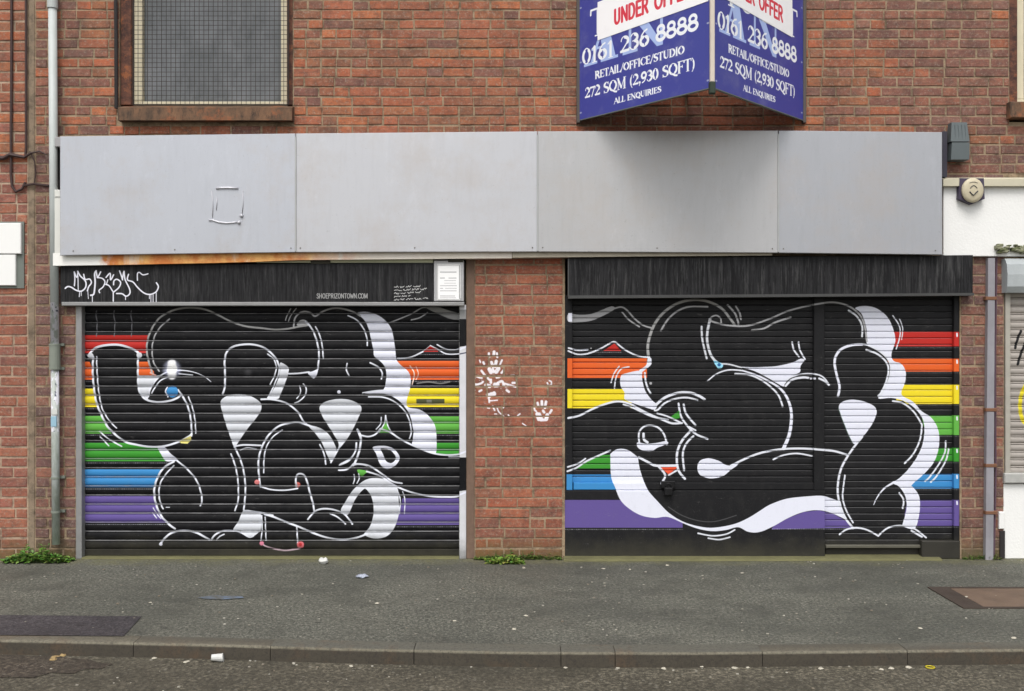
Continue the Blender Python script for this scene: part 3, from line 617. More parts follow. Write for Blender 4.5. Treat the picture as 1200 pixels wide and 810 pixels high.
M_pave = asphalt('pavement_asphalt', rgb8(80, 81, 74), rgb8(98, 97, 88), rgb8(156, 154, 142), 60, True)
M_patch = asphalt('patch_asphalt', rgb8(58, 54, 57), rgb8(70, 66, 68), rgb8(100, 96, 96), 64)
M_road = asphalt('road_asphalt', rgb8(68, 64, 54), rgb8(94, 89, 77), rgb8(154, 150, 138), 48)
def kerb_mat():
    nt = NT('kerb_stone'); c = nt.mix(rgb8(60, 55, 47), rgb8(80, 74, 63), nt.noise(4, 8, .7)); c = nt.mix(c, rgb8(52, 48, 43), nt.ramp(nt.noise(30, 5, .8), (.5, 0.), (.75, .7)))
    z = nt.math('ADD', nt.math('MULTIPLY', nt.xyz()[2], 20.), .5)
    c = nt.mix(c, rgb8(134, 129, 112), nt.math('MULTIPLY', nt.ramp(z, (.18, 0.), (.32, .75), (.47, .6), (.5, .0)), nt.ramp(nt.noise(18, 5, .7), (.3, .5), (.6, 1.))))
    c = nt.mix(c, nt.mix(rgb8(84, 84, 76), rgb8(100, 98, 88), nt.noise(40, 5, .8)), nt.ramp(z, (.49, 0.), (.505, .85)))
    c = nt.mix(c, rgb8(98, 74, 52), nt.math('MULTIPLY', nt.ramp(nt.noise(2.2, 6, .7), (.52, 0.), (.66, 1.)), .5))
    c = nt.mix(c, rgb8(48, 44, 40), nt.math('MULTIPLY', nt.ramp(nt.noise(55, 6, .85), (.48, 0.), (.62, 1.)), .6))
    nt.bump(nt.noise(120, 4, .8), .003); return nt.set(c, .85)
M_kerb = kerb_mat()

def mortar(name, a, b):
    nt = NT(name); c = nt.mix(a, b, nt.ramp(nt.noise(9, 8, .75), (.35, 0.), (.65, 1.))); c = nt.mix(c, tuple(v*.25 for v in a), nt.math('MULTIPLY', nt.ramp(nt.noise(7, 8, .8), (.47, 0.), (.62, 1.)), .7))
    nt.bump(nt.noise(170, 4, .7), .004); return nt.set(c, .95)
def brick_mat(name, root=None, im=None, rect=None, grime=.5):
    nt = NT(name); a = nt.new('ShaderNodeAttribute', attribute_name='tint'); c = a.outputs['Color']
    c = nt.mix(c, nt.mix(c, (.09, .06, .05), .75), nt.ramp(nt.noise(26, 7, .85, stretch=(.6, 1, 1.6)), (.47, 0.), (.62, .8)))
    c = nt.mix(c, nt.mix(c, (.50, .27, .16), .6), nt.ramp(nt.noise(20, 6, .75, stretch=(.6, 1, 1.6)), (.52, 0.), (.7, .7)))
    c = nt.mix(c, (.055, .045, .04), nt.math('MULTIPLY', nt.ramp(nt.noise(3.5, 9, .8), (.46, 0.), (.62, 1.)), grime))
    c = nt.mix(c, (.40, .34, .27), nt.math('MULTIPLY', nt.ramp(nt.noise(42, 6, .85), (.52, 0.), (.64, 1.)), .6))
    c = nt.mix(c, (.05, .042, .038), nt.ramp(nt.noise(2.4, 8, .7, stretch=(1.6, 1, .35)), (.52, 0.), (.7, .5))); c = nt.mix(c, (.45, .40, .35), nt.ramp(nt.noise(3.1, 9, .85, stretch=(1, 1, .8)), (.60, 0.), (.70, .35)))
    z = nt.xyz()[2]
    c = nt.mix(c, rgb8(84, 84, 48), nt.math('MULTIPLY', nt.ramp(nt.math('ADD', z, nt.math('MULTIPLY', nt.noise(7, 5, .7), .3)), (.16, 1.), (.34, 0.)), .75))
    if im:
        col, al = print_on(nt, im, root, rect); wear = nt.ramp(nt.noise(70, 5, .8), (.3, .55), (.45, 1.))
        c = nt.mix(c, col, nt.math('MULTIPLY', al, wear))
    nt.bump(nt.math('ADD', nt.noise(190, 5, .8), nt.noise(45, 4, .7)), .0035); return nt.set(c, .88, 0., .3)

# ---------------------------------------------------------------- ground, road, kerb, pavement
g = MB(); g.quad((-90, -90, -.135), (90, -90, -.135), (90, 90, -.135), (-90, 90, -.135)); struct('ground', g, M_road)
RZ = -.078
def yk(x): return float(np.interp(x, [-60, -8, -2.74, -1.58, -.9, 0, .88, 2.66, 8, 60], [-1.98, -1.98, -2.01, -2.09, -2.16, -2.22, -2.23, -2.175, -2.15, -2.15]))    # front of the kerb
KW = .125
g = MB(); g.quad((-60, -12, RZ), (60, -12, RZ), (60, -1.9, RZ), (-60, -1.9, RZ)); struct('road', g, M_road)
g = MB(); xs_ = [-60, -8] + [-7+.25*i for i in range(57)] + [8, 60]
for a, b in zip(xs_, xs_[1:]):
    g.quad((a, yk(a)+KW, -.001), (b, yk(b)+KW, -.001), (b, .3, 0), (a, .3, 0)); g.quad((a, yk(a)+KW, -.1), (b, yk(b)+KW, -.1), (b, yk(b)+KW, -.001), (a, yk(a)+KW, -.001))
pavement = struct('pavement', g, M_pave)
def gy(py, h=0.): return -(CD - FPX*(CZ-h)/(py-405.0))      # y of a point on the ground seen at row py
def gx(px, py, h=0.): return (px-600.0)*(CZ-h)/(py-405.0)
g = MB(); g.add([(gx(-40, 744.5), gy(744.5), .003), (gx(145, 746), gy(746), .003), (gx(166, 723), gy(723), .004), (gx(-60, 721), gy(721), .004)], [(0, 1, 2, 3)])
struct('pavement_repair', g, M_patch, pavement)
g = MB(); pts = [(-60, 769), (10, 768), (40, 769.5), (62, 769), (84, 772), (104, 773), (114, 777), (132, 779), (119, 784), (98, 785), (86, 790), (60, 789), (38, 795), (10, 794), (-60, 801)]
g.add([(gx(a, b, RZ), gy(b, RZ), RZ+.003) for a, b in pts], [tuple(range(len(pts)))]); struct('road_repair', g, asphalt('damp_dark_asphalt', rgb8(58, 51, 45), rgb8(78, 71, 61), rgb8(124, 118, 108), 48), bpy.data.objects['road'])
rk = random.Random(4)
kerb = thing('kerb', 'x', 'x'); del kerb['label']; del kerb['category']; kerb['kind'] = 'structure'
ex = [gx(p, 762, 0)*1.0 for p in (-240, -30, 145, 313, 485, 657, 720, 892, 1063, 1235, 1400)]
e = ex[0]
while e > -14: e -= .915; ex.insert(0, e)
e = ex[-1]
while e < 14: e += .915; ex.append(e)
for a, b in zip(ex, ex[1:]):
    dz = rk.uniform(-.002, .003); r = .014; g = MB(); n_ = 4; secs = []
    for q in range(n_+1):
        x = a+.0018+(b-a-.0036)*q/n_; yf = yk(x)
        secs.append([(x, y, z) for y, z in [(yf+KW-.002, -.16), (yf, -.16), (yf, -r+dz)] + [(yf+r-r*math.cos(t*math.pi/8), -r+r*math.sin(t*math.pi/8)+dz) for t in (1, 2, 3, 4)] + [(yf+KW-.002, .001+dz)]])
    m_ = len(secs[0]); g.add([v for sc in secs for v in sc], [(q*m_+k, q*m_+(k+1) % m_, (q+1)*m_+(k+1) % m_, (q+1)*m_+k) for q in range(n_) for k in range(m_)] + [tuple(reversed(range(m_))), tuple(range(n_*m_, (n_+1)*m_))])
    part('kerb_stone', g, M_kerb, kerb, origin=((a+b)/2, yk((a+b)/2), 0))

# rusty cover plate set in the pavement at the right
M_rust = plain('rusty_iron', rgb8(110, 92, 78), .75, .2, .3, 14, .002, .6)
M_frame = plain('dark_iron', rgb8(72, 62, 55), .75, .3, .3, 20, .002, .5)
hx0, hx1, hy0, hy1 = gx(1150, 711), gx(1420, 711), gy(712), gy(690)
hatch = thing('inspection_cover', 'rusty brown iron cover plate set in the pavement at the right', 'cover plate', ((hx0+hx1)/2, (hy0+hy1)/2, 0))
g = MB(); w = .07
g.box(hx0-.13, hx0, hy0-w*.4, hy1+w*.4, -.01, .006); g.box(hx1, hx1+w, hy0-w*.4, hy1+w*.4, -.01, .006); g.box(hx0, hx1, hy0-w*.4, hy0, -.01, .0055); g.box(hx0, hx1, hy1, hy1+w*.4, -.01, .0055)
part('cover_frame', g, M_frame, hatch)
g = MB(); xm = (hx0+hx1)/2
g.box(hx0+.006, xm-.004, hy0+.006, hy1-.006, -.012, .004); g.box(xm+.004, hx1-.006, hy0+.006, hy1-.006, -.012, .004); part('cover_plate', g, M_rust, hatch)

# ---------------------------------------------------------------- brickwork
PAL_UP = [rgb8(*c) for c in ((176,92,64),(168,82,58),(160,78,60),(186,100,64),(150,74,60),(142,76,62),(128,72,64),(170,88,70),(156,92,66),(134,84,68),(118,74,66),(178,84,60))]
PAL_DULL = [rgb8(*c) for c in ((140,84,70),(132,78,66),(154,90,68),(128,78,66),(146,94,76),(124,76,66),(152,92,72),(128,86,76))]
PAL_PIER = [rgb8(*c) for c in ((162,86,66),(154,80,64),(170,94,70),(146,78,68),(134,78,70),(158,96,76),(150,84,66),(164,82,62))]
PAL_LEFT = [rgb8(*c) for c in ((168,98,76),(158,88,70),(150,84,72),(176,104,80),(142,82,74),(160,92,80))]
PAL_PURP = [rgb8(*c) for c in ((124,82,76),(112,72,70),(132,90,80),(104,70,68),(140,94,80),(118,84,80))]
def soft(P, k=.28, t=(.235, .125, .085)): return [tuple(a*(1-k)+b*k for a, b in zip(c, t)) for c in P]
PAL_UP = [tuple(v*1.12 for v in c) for c in soft(PAL_UP, .45, (.36, .155, .072))]; PAL_DULL = soft(PAL_DULL, .3, (.25, .15, .12)); PAL_PIER = soft(PAL_PIER, .35, (.36, .15, .08)); PAL_LEFT = soft(PAL_LEFT, .3, (.28, .145, .095)); PAL_PURP = soft(PAL_PURP, .35, (.22, .135, .12))
COURSE = .0750; JT = .0125
brng = random.Random(77)
def brick_shape(mb, x0, x1, z0, z1, rng, proud=.0):
    j = lambda s: rng.uniform(-s, s)
    b = .0035; yf = -proud + j(.0022); X0, X1, Z0, Z1 = x0+j(.003), x1+j(.003), z0+j(.003), z1+j(.003); t = j(.0025)
    mb.add([(X0,.03,Z0),(X1,.03,Z0),(X1,.03,Z1),(X0,.03,Z1),(X0,yf+b,Z0),(X1,yf+b,Z0+t),(X1,yf+b,Z1+t),(X0,yf+b,Z1),
            (X0+b,yf,Z0+b),(X1-b,yf,Z0+b+t),(X1-b,yf+j(.001),Z1-b+t),(X0+b,yf+j(.001),Z1-b)],
           [(0,1,5,4),(1,2,6,5),(2,3,7,6),(3,0,4,7),(4,5,9,8),(5,6,10,9),(6,7,11,10),(7,4,8,11),(8,9,10,11)])
def layout(x0, x1, z0, z1, holes, pal, seed, head=.25, COURSE=COURSE, JT=JT):
    """brick rectangles (x0,x1,z0,z1,colour) for a wall region with holes cut out"""
    rng = random.Random(seed); out = []
    k0 = math.floor((z0-.004)/COURSE); z = k0*COURSE
    while z < z1:
        a, b = max(z+JT/2, z0), min(z+COURSE-JT/2, z1)
        if b-a > .02:
            ivs = [(x0, x1)]
            for hx0, hx1, hz0, hz1 in holes:
                if hz0 < (a+b)/2 < hz1:
                    nv = []
                    for p, q in ivs:
                        if hx1 <= p or hx0 >= q: nv.append((p, q)); continue
                        if hx0 - p > .03: nv.append((p, hx0))
                        if q - hx1 > .03: nv.append((hx1, q))
                    ivs = nv
            for p, q in ivs:
                x = p - (((round(z/COURSE) % 2)*.1125) if q-p > .4 else (round(z/COURSE) % 2)*.1125) - (rng.random()*.04)
                while x < q:
                    L = .1125 if rng.random() < head else .225
                    u, w = max(x, p), min(x+L, q)
                    if q - w < .04: w = q
                    if w-u > .035: out.append((u+JT/2, w-JT/2, a, b, pal(rng, (u+w)/2, (a+b)/2)))
                    x += L
                    if w == q: break
        z += COURSE
    return out
def cover(bricks, wall, mat, hidden=None, limit=300, proud=0.):
    """the bricks that show largest become parts, the rest one joined part"""
    def size(b):
        cx, cz = (b[0]+b[1])/2, (b[2]+b[3])/2; px, py = 600+cx*FPX/CD, 405-(cz-CZ)*FPX/CD
        if not (2 < px < 1198 and 2 < py < 665) or (hidden and hidden(px, py)): return 0
        return b[1]-b[0]
    order = sorted(range(len(bricks)), key=lambda i: -size(bricks[i]))
    cache = {}; rest = MB(); n = 0; pw = LOC[wall.name]
    for r, i in enumerate(order):
        u, w, a, b, col = bricks[i]; s = size(bricks[i])
        if r < limit and s > .03:
            key = (round((w-u)/.0075), round((b-a)/.004), col, brng.randrange(3))
            if key not in cache:
                m = MB(); m.cur = col; h = (b-a)/2; l = (w-u)/2; brick_shape(m, -l, l, -h, h, brng); cache[key] = (m.mesh('brick', mat), w-u)
            me, L = cache[key]
            o = bpy.data.objects.new('brick', me); o.location = Vector(((u+w)/2, -proud, (a+b)/2)) - pw; o.scale = ((w-u)/L, 1, 1); link(o, wall); n += 1
        else:
            v = brng.uniform(.88, 1.12); rest.cur = tuple(q*v for q in col); brick_shape(rest, u, w, a, b, brng, proud)
    if rest.v: part('brick_field', rest, mat, wall, stuff=True)
    return n
def slab(x0, x1, z0, z1, y0, y1, holes):
    """wall slab with rectangular openings, front at y0"""
    xs = sorted({x0, x1} | {min(max(v, x0), x1) for h in holes for v in h[:2]}); zs = sorted({z0, z1} | {min(max(v, z0), z1) for h in holes for v in h[2:]})
    def solid(i, k):
        if not (0 <= i < len(xs)-1 and 0 <= k < len(zs)-1): return False
        cx, cz = (xs[i]+xs[i+1])/2, (zs[k]+zs[k+1])/2
        return not any(h[0] < cx < h[1] and h[2] < cz < h[3] for h in holes)
    m = MB()
    for i in range(len(xs)-1):
        for k in range(len(zs)-1):
            if not solid(i, k): continue
            a, b, c, d = xs[i], xs[i+1], zs[k], zs[k+1]
            m.quad((a,y0,c),(b,y0,c),(b,y0,d),(a,y0,d)); m.quad((a,y1,c),(a,y1,d),(b,y1,d),(b,y1,c))
            if not solid(i-1, k): m.quad((a,y0,c),(a,y0,d),(a,y1,d),(a,y1,c))
            if not solid(i+1, k): m.quad((b,y0,c),(b,y1,c),(b,y1,d),(b,y0,d))
            if not solid(i, k-1): m.quad((a,y0,c),(a,y1,c),(b,y1,c),(b,y0,c))
            if not solid(i, k+1): m.quad((a,y0,d),(b,y0,d),(b,y1,d),(a,y1,d))
    return m

TOP = 6.2
XL = X(33)                       # joint between the left neighbour and the shop building
XR = X(1177)
# openings of the shop building
H_win = (X(140), X(343), Z(143), Z(-230)); H_win2 = (X(1183), X(1380), Z(143), Z(-230))
H_ls = (X(89), X(546), -.1, Z(300)); H_rs = (X(662), X(1125), -.1, Z(300))
H_fas = (X(70), X(1104), Z(299), Z(160))
holes = [H_win, H_win2, H_ls, H_rs]
bld = thing('brick_building', 'old red brick building with two painted shop shutters below a grey metal fascia', 'building', (X(600), .15, 0))
im_hands = image_of(paint_hands(), 'hand_prints')
M_mort = mortar('sooty_mortar', rgb8(128, 108, 86), rgb8(170, 150, 124)); M_mort2 = mortar('pale_mortar', rgb8(160, 136, 116), rgb8(186, 164, 142))
M_brick = brick_mat('weathered_brick', bld, im_hands, (X(546), X(662), Z(502), Z(400)))
M_brick2 = brick_mat('newer_brick', grime=.15)
wall = part('brick_wall', slab(XL, X(1400), -.1, TOP, .0045, .33, holes + [(X(1177), X(1400), -.1, Z(303))]), M_mort, bld)
def pal_main(r, x, z):
    if z > Z(165):
        p = .12 + .75*min(max((x-2.3)/.8, 0), 1) if x > 1.9 else (.5 if x < -3. else .1)
        return r.choice(PAL_DULL if r.random() < p else PAL_UP)
    if x < X(92): return r.choice(PAL_PURP if r.random() < .85 else PAL_DULL)
    if x > X(1120): return r.choice(PAL_DULL if r.random() < .6 else PAL_PURP)
    return r.choice(PAL_PIER)
sill_hole = (X(137), X(344), Z(144.5), Z(123)); sill2 = (X(1182), X(1400), Z(141), Z(117))
strip = (X(33), X(41), -1, 9)
neigh = (X(1177), 20, -1, Z(208))
ZS = Z(230)                    # the courses above the fascia are a little shallower
cut = [H_fas, sill_hole, sill2, strip, neigh, (X(545), X(556), -1, Z(303)), (X(89), X(545), -1, Z(300)), (X(660), X(1126), -1, Z(300))]
B = layout(XL, X(1400), .0, ZS, holes + cut, pal_main, 11, .25) + layout(XL, X(1400), ZS, TOP, holes + cut, pal_main, 12, .5, .0712, .0115)
def hid(px, py):
    return (677 < px < 941 and py < 100) or (1105 < px < 1140 and 140 < py < 190) or (57 < px < 68) or (71 < px < 92 and 300 < py < 356)
NB = cover(B, wall, M_brick, hid)
# cement strips
M_cement = mortar('old_cement', rgb8(132, 116, 98), rgb8(150, 132, 112))
g = MB(); g.box(X(33.5), X(40.5), -.001, .02, 0, TOP, .004); part('cement_joint', g, M_cement, bld)
g = MB(); g.box(X(546.5), X(556), -.002, .02, 0, Z(303), .004); part('cement_reveal', g, plain('grey_render', rgb8(120, 98, 84), .9, 0, .35, 18, .004, .8), bld)
# dark rooms behind the openings
M_dark = plain('dark_interior', (.01, .01, .011), .9)
g = MB(); g.box(X(80), X(1130), .34, .36, 0, Z(290)); g.box(X(130), X(1400), .34, .36, Z(150), Z(-240)); part('interior_backing', g, M_dark, bld)

# ---- upper window with its wire guard
M_cream = plain('cream_paint', rgb8(216, 206, 178), .5, 0, .08, 12, .0006, .35)
def sill_mat():
    nt = NT('weathered_sill'); c = nt.mix(rgb8(84, 66, 52), rgb8(124, 92, 68), nt.ramp(nt.noise(8, 7, .75, stretch=(1, 1, .5)), (.38, 0.), (.62, 1.)))
    c = nt.mix(c, rgb8(158, 92, 56), nt.ramp(nt.noise(3.3, 6, .75), (.52, 0.), (.62, .8))); c = nt.mix(c, rgb8(46, 38, 34), nt.ramp(nt.noise(14, 7, .8, stretch=(1, 1, .4)), (.5, 0.), (.64, .8)))
    nt.bump(nt.noise(60, 5, .8), .003); return nt.set(c, .85)
M_brown = sill_mat()
def reveal_mat():
    nt = NT('weathered_reveal'); c = nt.mix(rgb8(70, 46, 40), rgb8(118, 76, 58), nt.ramp(nt.noise(9, 7, .8, stretch=(1, 1, 1.6)), (.4, 0.), (.62, 1.)))
    c = nt.mix(c, rgb8(150, 90, 54), nt.ramp(nt.noise(11, 5, .8), (.56, 0.), (.64, .8))); c = nt.mix(c, rgb8(40, 30, 30), nt.ramp(nt.noise(6, 6, .8), (.52, 0.), (.62, .7)))
    nt.bump(nt.noise(50, 5, .8), .004); return nt.set(c, .9)
M_dkwood = reveal_mat()
M_black = plain('dark_gap_filler', rgb8(44, 40, 40), .8)
def pane_mat():
    nt = NT('grey_window_glass'); n = nt.noise(2.2, 7, .7, stretch=(1.2, 1, .8)); c = nt.mix(rgb8(84, 88, 90), rgb8(118, 120, 124), nt.ramp(n, (.35, 0.), (.65, 1.)))  # opaque mottled grey in place of clear glass
    return nt.set(c, nt.ramp(n, (.3, .12), (.7, .3)), 0., .5)
M_pane = pane_mat()
def make_window(x0, x1, px_fr0, px_fr1, zb, zt):
    w = part('window', (lambda m: (m.box(px_fr0, px_fr1, .05, .11, zb, zb+.035, .004), m)[1])(MB()), M_cream, bld, origin=(x0, 0, zb))
    def sub(name, f, mat, **k): m = MB(); f(m); return part(name, m, mat, w, **k)
    sub('frame', lambda m: m.box(px_fr0, px_fr0+.065, .052, .11, zb+.036, zt, .004), M_cream); sub('frame', lambda m: m.box(px_fr1-.05, px_fr1, .052, .11, zb+.036, zt, .004), M_cream)
    sub('pane', lambda m: m.box(px_fr0+.066, px_fr1-.051, .09, .096, zb+.036, zt), M_pane)
    sub('outer_frame', lambda m: m.box(x0, px_fr0-.002, .015, .12, zb-.0, zt, .005), M_dkwood); sub('outer_frame', lambda m: m.box(px_fr1+.002, x1, .015, .12, zb, zt, .005), M_dkwood)
    return w
zb = Z(124.5, -.05); zt = Z(-230)
make_window(X(140), X(343), X(156.5, -.05), X(337, -.05), zb, zt); make_window(X(1183), X(1380), X(1190, -.05), X(1370, -.05), Z(120), zt)
g = MB(); g.add([(X(138, .07), -.07, Z(141, .07)), (X(342, .07), -.07, Z(141, .07)), (X(342, .07), .05, Z(143, .0)), (X(138, .07), .05, Z(143, .0)),
      (X(138, .07), -.07, Z(126, .07)), (X(342, .07), -.07, Z(126, .07)), (X(342, .07), .06, Z(122)), (X(138, .07), .06, Z(122))], [(0,3,2,1),(4,5,6,7),(0,1,5,4),(1,2,6,5),(2,3,7,6),(3,0,4,7)])
part('window_sill', g, M_brown, bld)
g = MB(); g.box(X(1184, .06), X(1390), -.06, .05, Z(138, .06), Z(119, .06), .006); part('window_sill', g, M_brown, bld)
guard = thing('window_guard', 'fine square wire mesh guard fixed over the upper left window', 'window guard', (X(240), -.012, Z(124)))
M_wire = plain('rusty_wire', rgb8(50, 42, 38), .6, .5)
g = MB(); x = X(158.); zt2 = Z(-60)
gx0, gx1, gz0 = X(157), X(338.5), Z(123.5)
nx = int((gx1-gx0)/.0345)
for i in range(nx+1): xx = gx0+(gx1-gx0)*i/nx; g.box(xx-.0016, xx+.0016, -.0135, -.0115, gz0, zt2)
nz = int((zt2-gz0)/.0345)
for i in range(nz+1): zz = gz0+i*.0345; g.box(gx0, gx1, -.0155, -.0136, zz-.0016, zz+.0016)
part('mesh_wire', g, M_wire, guard, stuff=True)
g = MB(); g.box(gx0-.004, gx0+.006, -.018, -.008, gz0, zt2); g.box(gx1-.006, gx1+.004, -.018, -.008, gz0, zt2); g.box(gx0, gx1, -.018, -.008, gz0-.005, gz0+.005); part('guard_frame', g, M_wire, guard)
g = MB(); g.tube([(X(137.5), -.02, Z(128)), (X(137.2), -.02, Z(40)), (X(135), -.02, Z(-230))], .014, 8); solo('cable', g, M_black, 'thick dark pipe running up beside the upper left window', 'upright')  # dark round strip set along the dark line beside the frame

# ---------------------------------------------------------------- fascia
def fascia_mat(name, col, k):
    nt = NT(name); n = nt.noise(1.2, 6, .6, stretch=(1, 1, 2)); c = nt.mix(tuple(v*.94 for v in col), tuple(v*1.05 for v in col), n)
    s = nt.ramp(nt.noise(26, 5, .7, stretch=(1, 1, .12)), (.5, 0.), (.72, 1.)); c = nt.mix(c, tuple(v*.82 for v in col), nt.math('MULTIPLY', s, .3))
    c = nt.mix(c, tuple(min(v*1.3, 1) for v in col), nt.ramp(nt.noise(5, 8, .8, stretch=(1.6, 1, .7)), (.56, 0.), (.7, .28))); c = nt.mix(c, (.42, .36, .31), nt.ramp(nt.noise(2.1, 7, .75), (.48, 0.), (.68, .32)))
    d = nt.ramp(nt.noise(60, 3, .8), (.64, 0.), (.72, 1.)); c = nt.mix(c, tuple(v*.6 for v in col), nt.math('MULTIPLY', d, .5))
    nt.bump(nt.math('ADD', nt.noise(2.2, 2), nt.math('MULTIPLY', nt.noise(200, 2), .02)), .006, .5)
    return nt.set(c, nt.ramp(n, (.3, .34), (.7, .44)), .3, .5)
fas = thing('shop_fascia', 'long grey sheet metal fascia of four panels above both shutters', 'fascia', (X(600), -.11, Z(300)))
FD = .12
FX = [70, 346.5, 630, 912, 1104.5]
tops = lambda px: float(np.interp(px, FX, [160, 156.5, 154, 153, 155])); bots = lambda px: float(np.interp(px, FX, [299.5, 295.8, 295.2, 296.5, 298.7]))
joints = [70, 346.5, 630, 912, 1104.5]; cols = [rgb8(184, 187, 195), rgb8(189, 190, 195), rgb8(178, 178, 180), rgb8(167, 169, 175)]
for i, (a, b) in enumerate(zip(joints, joints[1:])):
    m = fascia_mat('sheet_metal_%d' % i, cols[i], i); x0, x1 = X(a, FD)+.002, X(b, FD)-.002; o = rk.uniform(0, .003)
    y0, y1 = -FD-o, -FD+.012
    za, zb_, zc, zd = Z(bots(a), FD), Z(bots(b), FD), Z(tops(b), FD), Z(tops(a), FD); c = .004
    g = MB(); g.add([(x0,y1,za),(x1,y1,zb_),(x1,y1,zc),(x0,y1,zd),(x0,y0+c,za),(x1,y0+c,zb_),(x1,y0+c,zc),(x0,y0+c,zd),(x0+c,y0,za+c),(x1-c,y0,zb_+c),(x1-c,y0,zc-c),(x0+c,y0,zd-c)],
        [(1,0,3,2),(0,1,5,4),(1,2,6,5),(2,3,7,6),(3,0,4,7),(4,5,9,8),(5,6,10,9),(6,7,11,10),(7,4,8,11),(8,9,10,11)])
    part('panel', g, m, fas)
M_silv = plain('pale_grey_metal', rgb8(170, 172, 172), .45, .3)
for j in joints[1:-1]:
    g = MB(); g.box(X(j, FD)-.005, X(j, FD)+.005, -FD-.006, -FD-.0035, Z(bots(j)-1, FD), Z(tops(j)+4, FD)); part('joint_strip', g, M_silv, fas)
g = MB(); g.box(X(74, FD), X(1101, FD), -FD+.013, -.002, Z(293, FD), Z(163, FD)); part('backing_board', g, M_black, fas)
g = MB()                        # beads of old adhesive where a small plate was stuck
q = lambda px, py: (X(px, FD), -FD-.004, Z(py, FD))
def px10(*p): return [q(230+a/10.125, 200+b/10.125) for a, b in p]
g.tube(px10((240,212),(300,208),(380,206),(500,210)), .009, 6); g.tube(px10((150,590),(200,590),(260,612),(360,625),(440,618),(490,612)), .007, 6)
g.tube(px10((185,240),(200,400),(195,560)), .003, 6); g.tube(px10((555,240),(560,380),(545,520)), .003, 6); g.tube(px10((250,320),(240,470)), .003, 5)
for a, b in ((540, 540), (510, 620)): g.tube(px10((a-12, b-12), (a+10, b+8)), .013, 8)
part('adhesive_bead', g, cols and fascia_mat('silver_bead', rgb8(186, 186, 192), 0), fas, smooth=True)
# screws along the edges
g = MB()
for a in (86, 205, 341, 352, 486, 624, 636, 770, 905, 918, 1096):
    for row in (bots(a)-5, ): p = q(a, row); g.box(p[0]-.004, p[0]+.004, -FD-.007, -FD-.002, p[2]-.004, p[2]+.004, .002)
part('screw_heads', g, plain('screw_head', rgb8(120, 116, 110), .5, .5), fas, stuff=True)

def board_mat():
    nt = NT('rust_stained_white_board'); x = nt.xyz()[0]
    c = nt.mix(rgb8(240, 240, 236), rgb8(214, 208, 194), nt.math('MULTIPLY', nt.ramp(nt.math('ADD', nt.math('MULTIPLY', x, .2), 1.), (.40, .2), (.5, 1.)), nt.noise(8, 6, .7)))
    r1 = nt.math('MULTIPLY', nt.ramp(nt.math('ADD', nt.math('MULTIPLY', x, .2), nt.math('ADD', nt.math('MULTIPLY', nt.noise(6, 6), .06), .97)), (.400, 0.), (.405, 1.)), nt.ramp(nt.math('ADD', nt.math('MULTIPLY', x, .2), nt.math('ADD', nt.math('MULTIPLY', nt.noise(11, 6), .1), .9)), (.62, 1.), (.74, .12)))
    c = nt.mix(c, nt.mix(rgb8(232, 176, 104), rgb8(206, 122, 58), nt.ramp(nt.noise(7, 5, .7), (.42, 0.), (.6, 1.))), nt.math('MULTIPLY', r1, nt.ramp(nt.noise(5, 6, .7, stretch=(1, 1, .3)), (.36, .45), (.48, 1.))))
    nt.bump(nt.noise(60, 5, .8), .002); return nt.set(c, .7)
M_board = board_mat()
fr = thing('fascia_frame', 'white timber frame board under the fascia, rust stained over the left shutter', 'frame board', (X(66), -.07, Z(310)))
d = .085
def trim_run(pts, d, yb=-.002):
    """board whose lower/upper edges follow (px, lower, upper)"""
    m = MB()
    for (a, la_, ua), (b, lb_, ub) in zip(pts, pts[1:]):
        m.add([(X(a,d), -d, Z(la_,d)), (X(b,d), -d, Z(lb_,d)), (X(b,d), yb, Z(lb_,d)), (X(a,d), yb, Z(la_,d)), (X(a,d), -d, Z(ua,d)), (X(b,d), -d, Z(ub,d)), (X(b,d), yb, Z(ub,d)), (X(a,d), yb, Z(ua,d))], [(0,3,2,1),(4,5,6,7),(0,1,5,4),(2,3,7,6)] + ([(3,0,4,7)] if a == pts[0][0] else []) + ([(1,2,6,5)] if b == pts[-1][0] else []))
    return m
g = trim_run([(62, 311.5, 297), (150, 310.2, 296), (250, 308.2, 295), (300, 306.8, 294), (346, 304.8, 293), (600, 302.6, 292.5)], d)
part('bottom_board', g, M_board, fr)
g = trim_run([(600.5, 302, 293), (760, 300.5, 293), (905, 299.3, 294)], .095)
part('lower_trim', g, plain('weathered_cream_strip', rgb8(172, 164, 148), .7, 0, .25, 8, .002, .5), fr)
g = MB(); g.box(X(63.5,d), X(71,d), -d+.002, -.004, Z(298.5,d), Z(223,d), .004); g.box(X(64,d), X(71,d), -d-.004, -.01, Z(231,d), Z(222.5,d), .003); part('side_board', g, plain('off_white_timber', rgb8(214, 214, 208), .6, 0, .08), fr)
g = MB(); g.box(X(64,d), X(71,d), -d, -.004, Z(172,d), Z(160.5,d), .003); part('corner_block', g, plain('grey_block_paint', rgb8(160,158,160), .6), fr)
g = MB(); g.box(X(65,.03), X(71,.03), -.03, -.002, Z(222,.03), Z(172,.03)); part('dark_gap_strip', g, M_black, fr)  # flat dark strip painted for the shade in the open gap here
g = MB(); g.box(X(1104.5,.06), X(1110,.06), -.06, -.002, Z(207.5,.06), Z(154,.06)); part('end_strip', g, plain('blue_black_strip', rgb8(52,50,62), .6), fr)  # dark strip over the gap at the fascia's right end

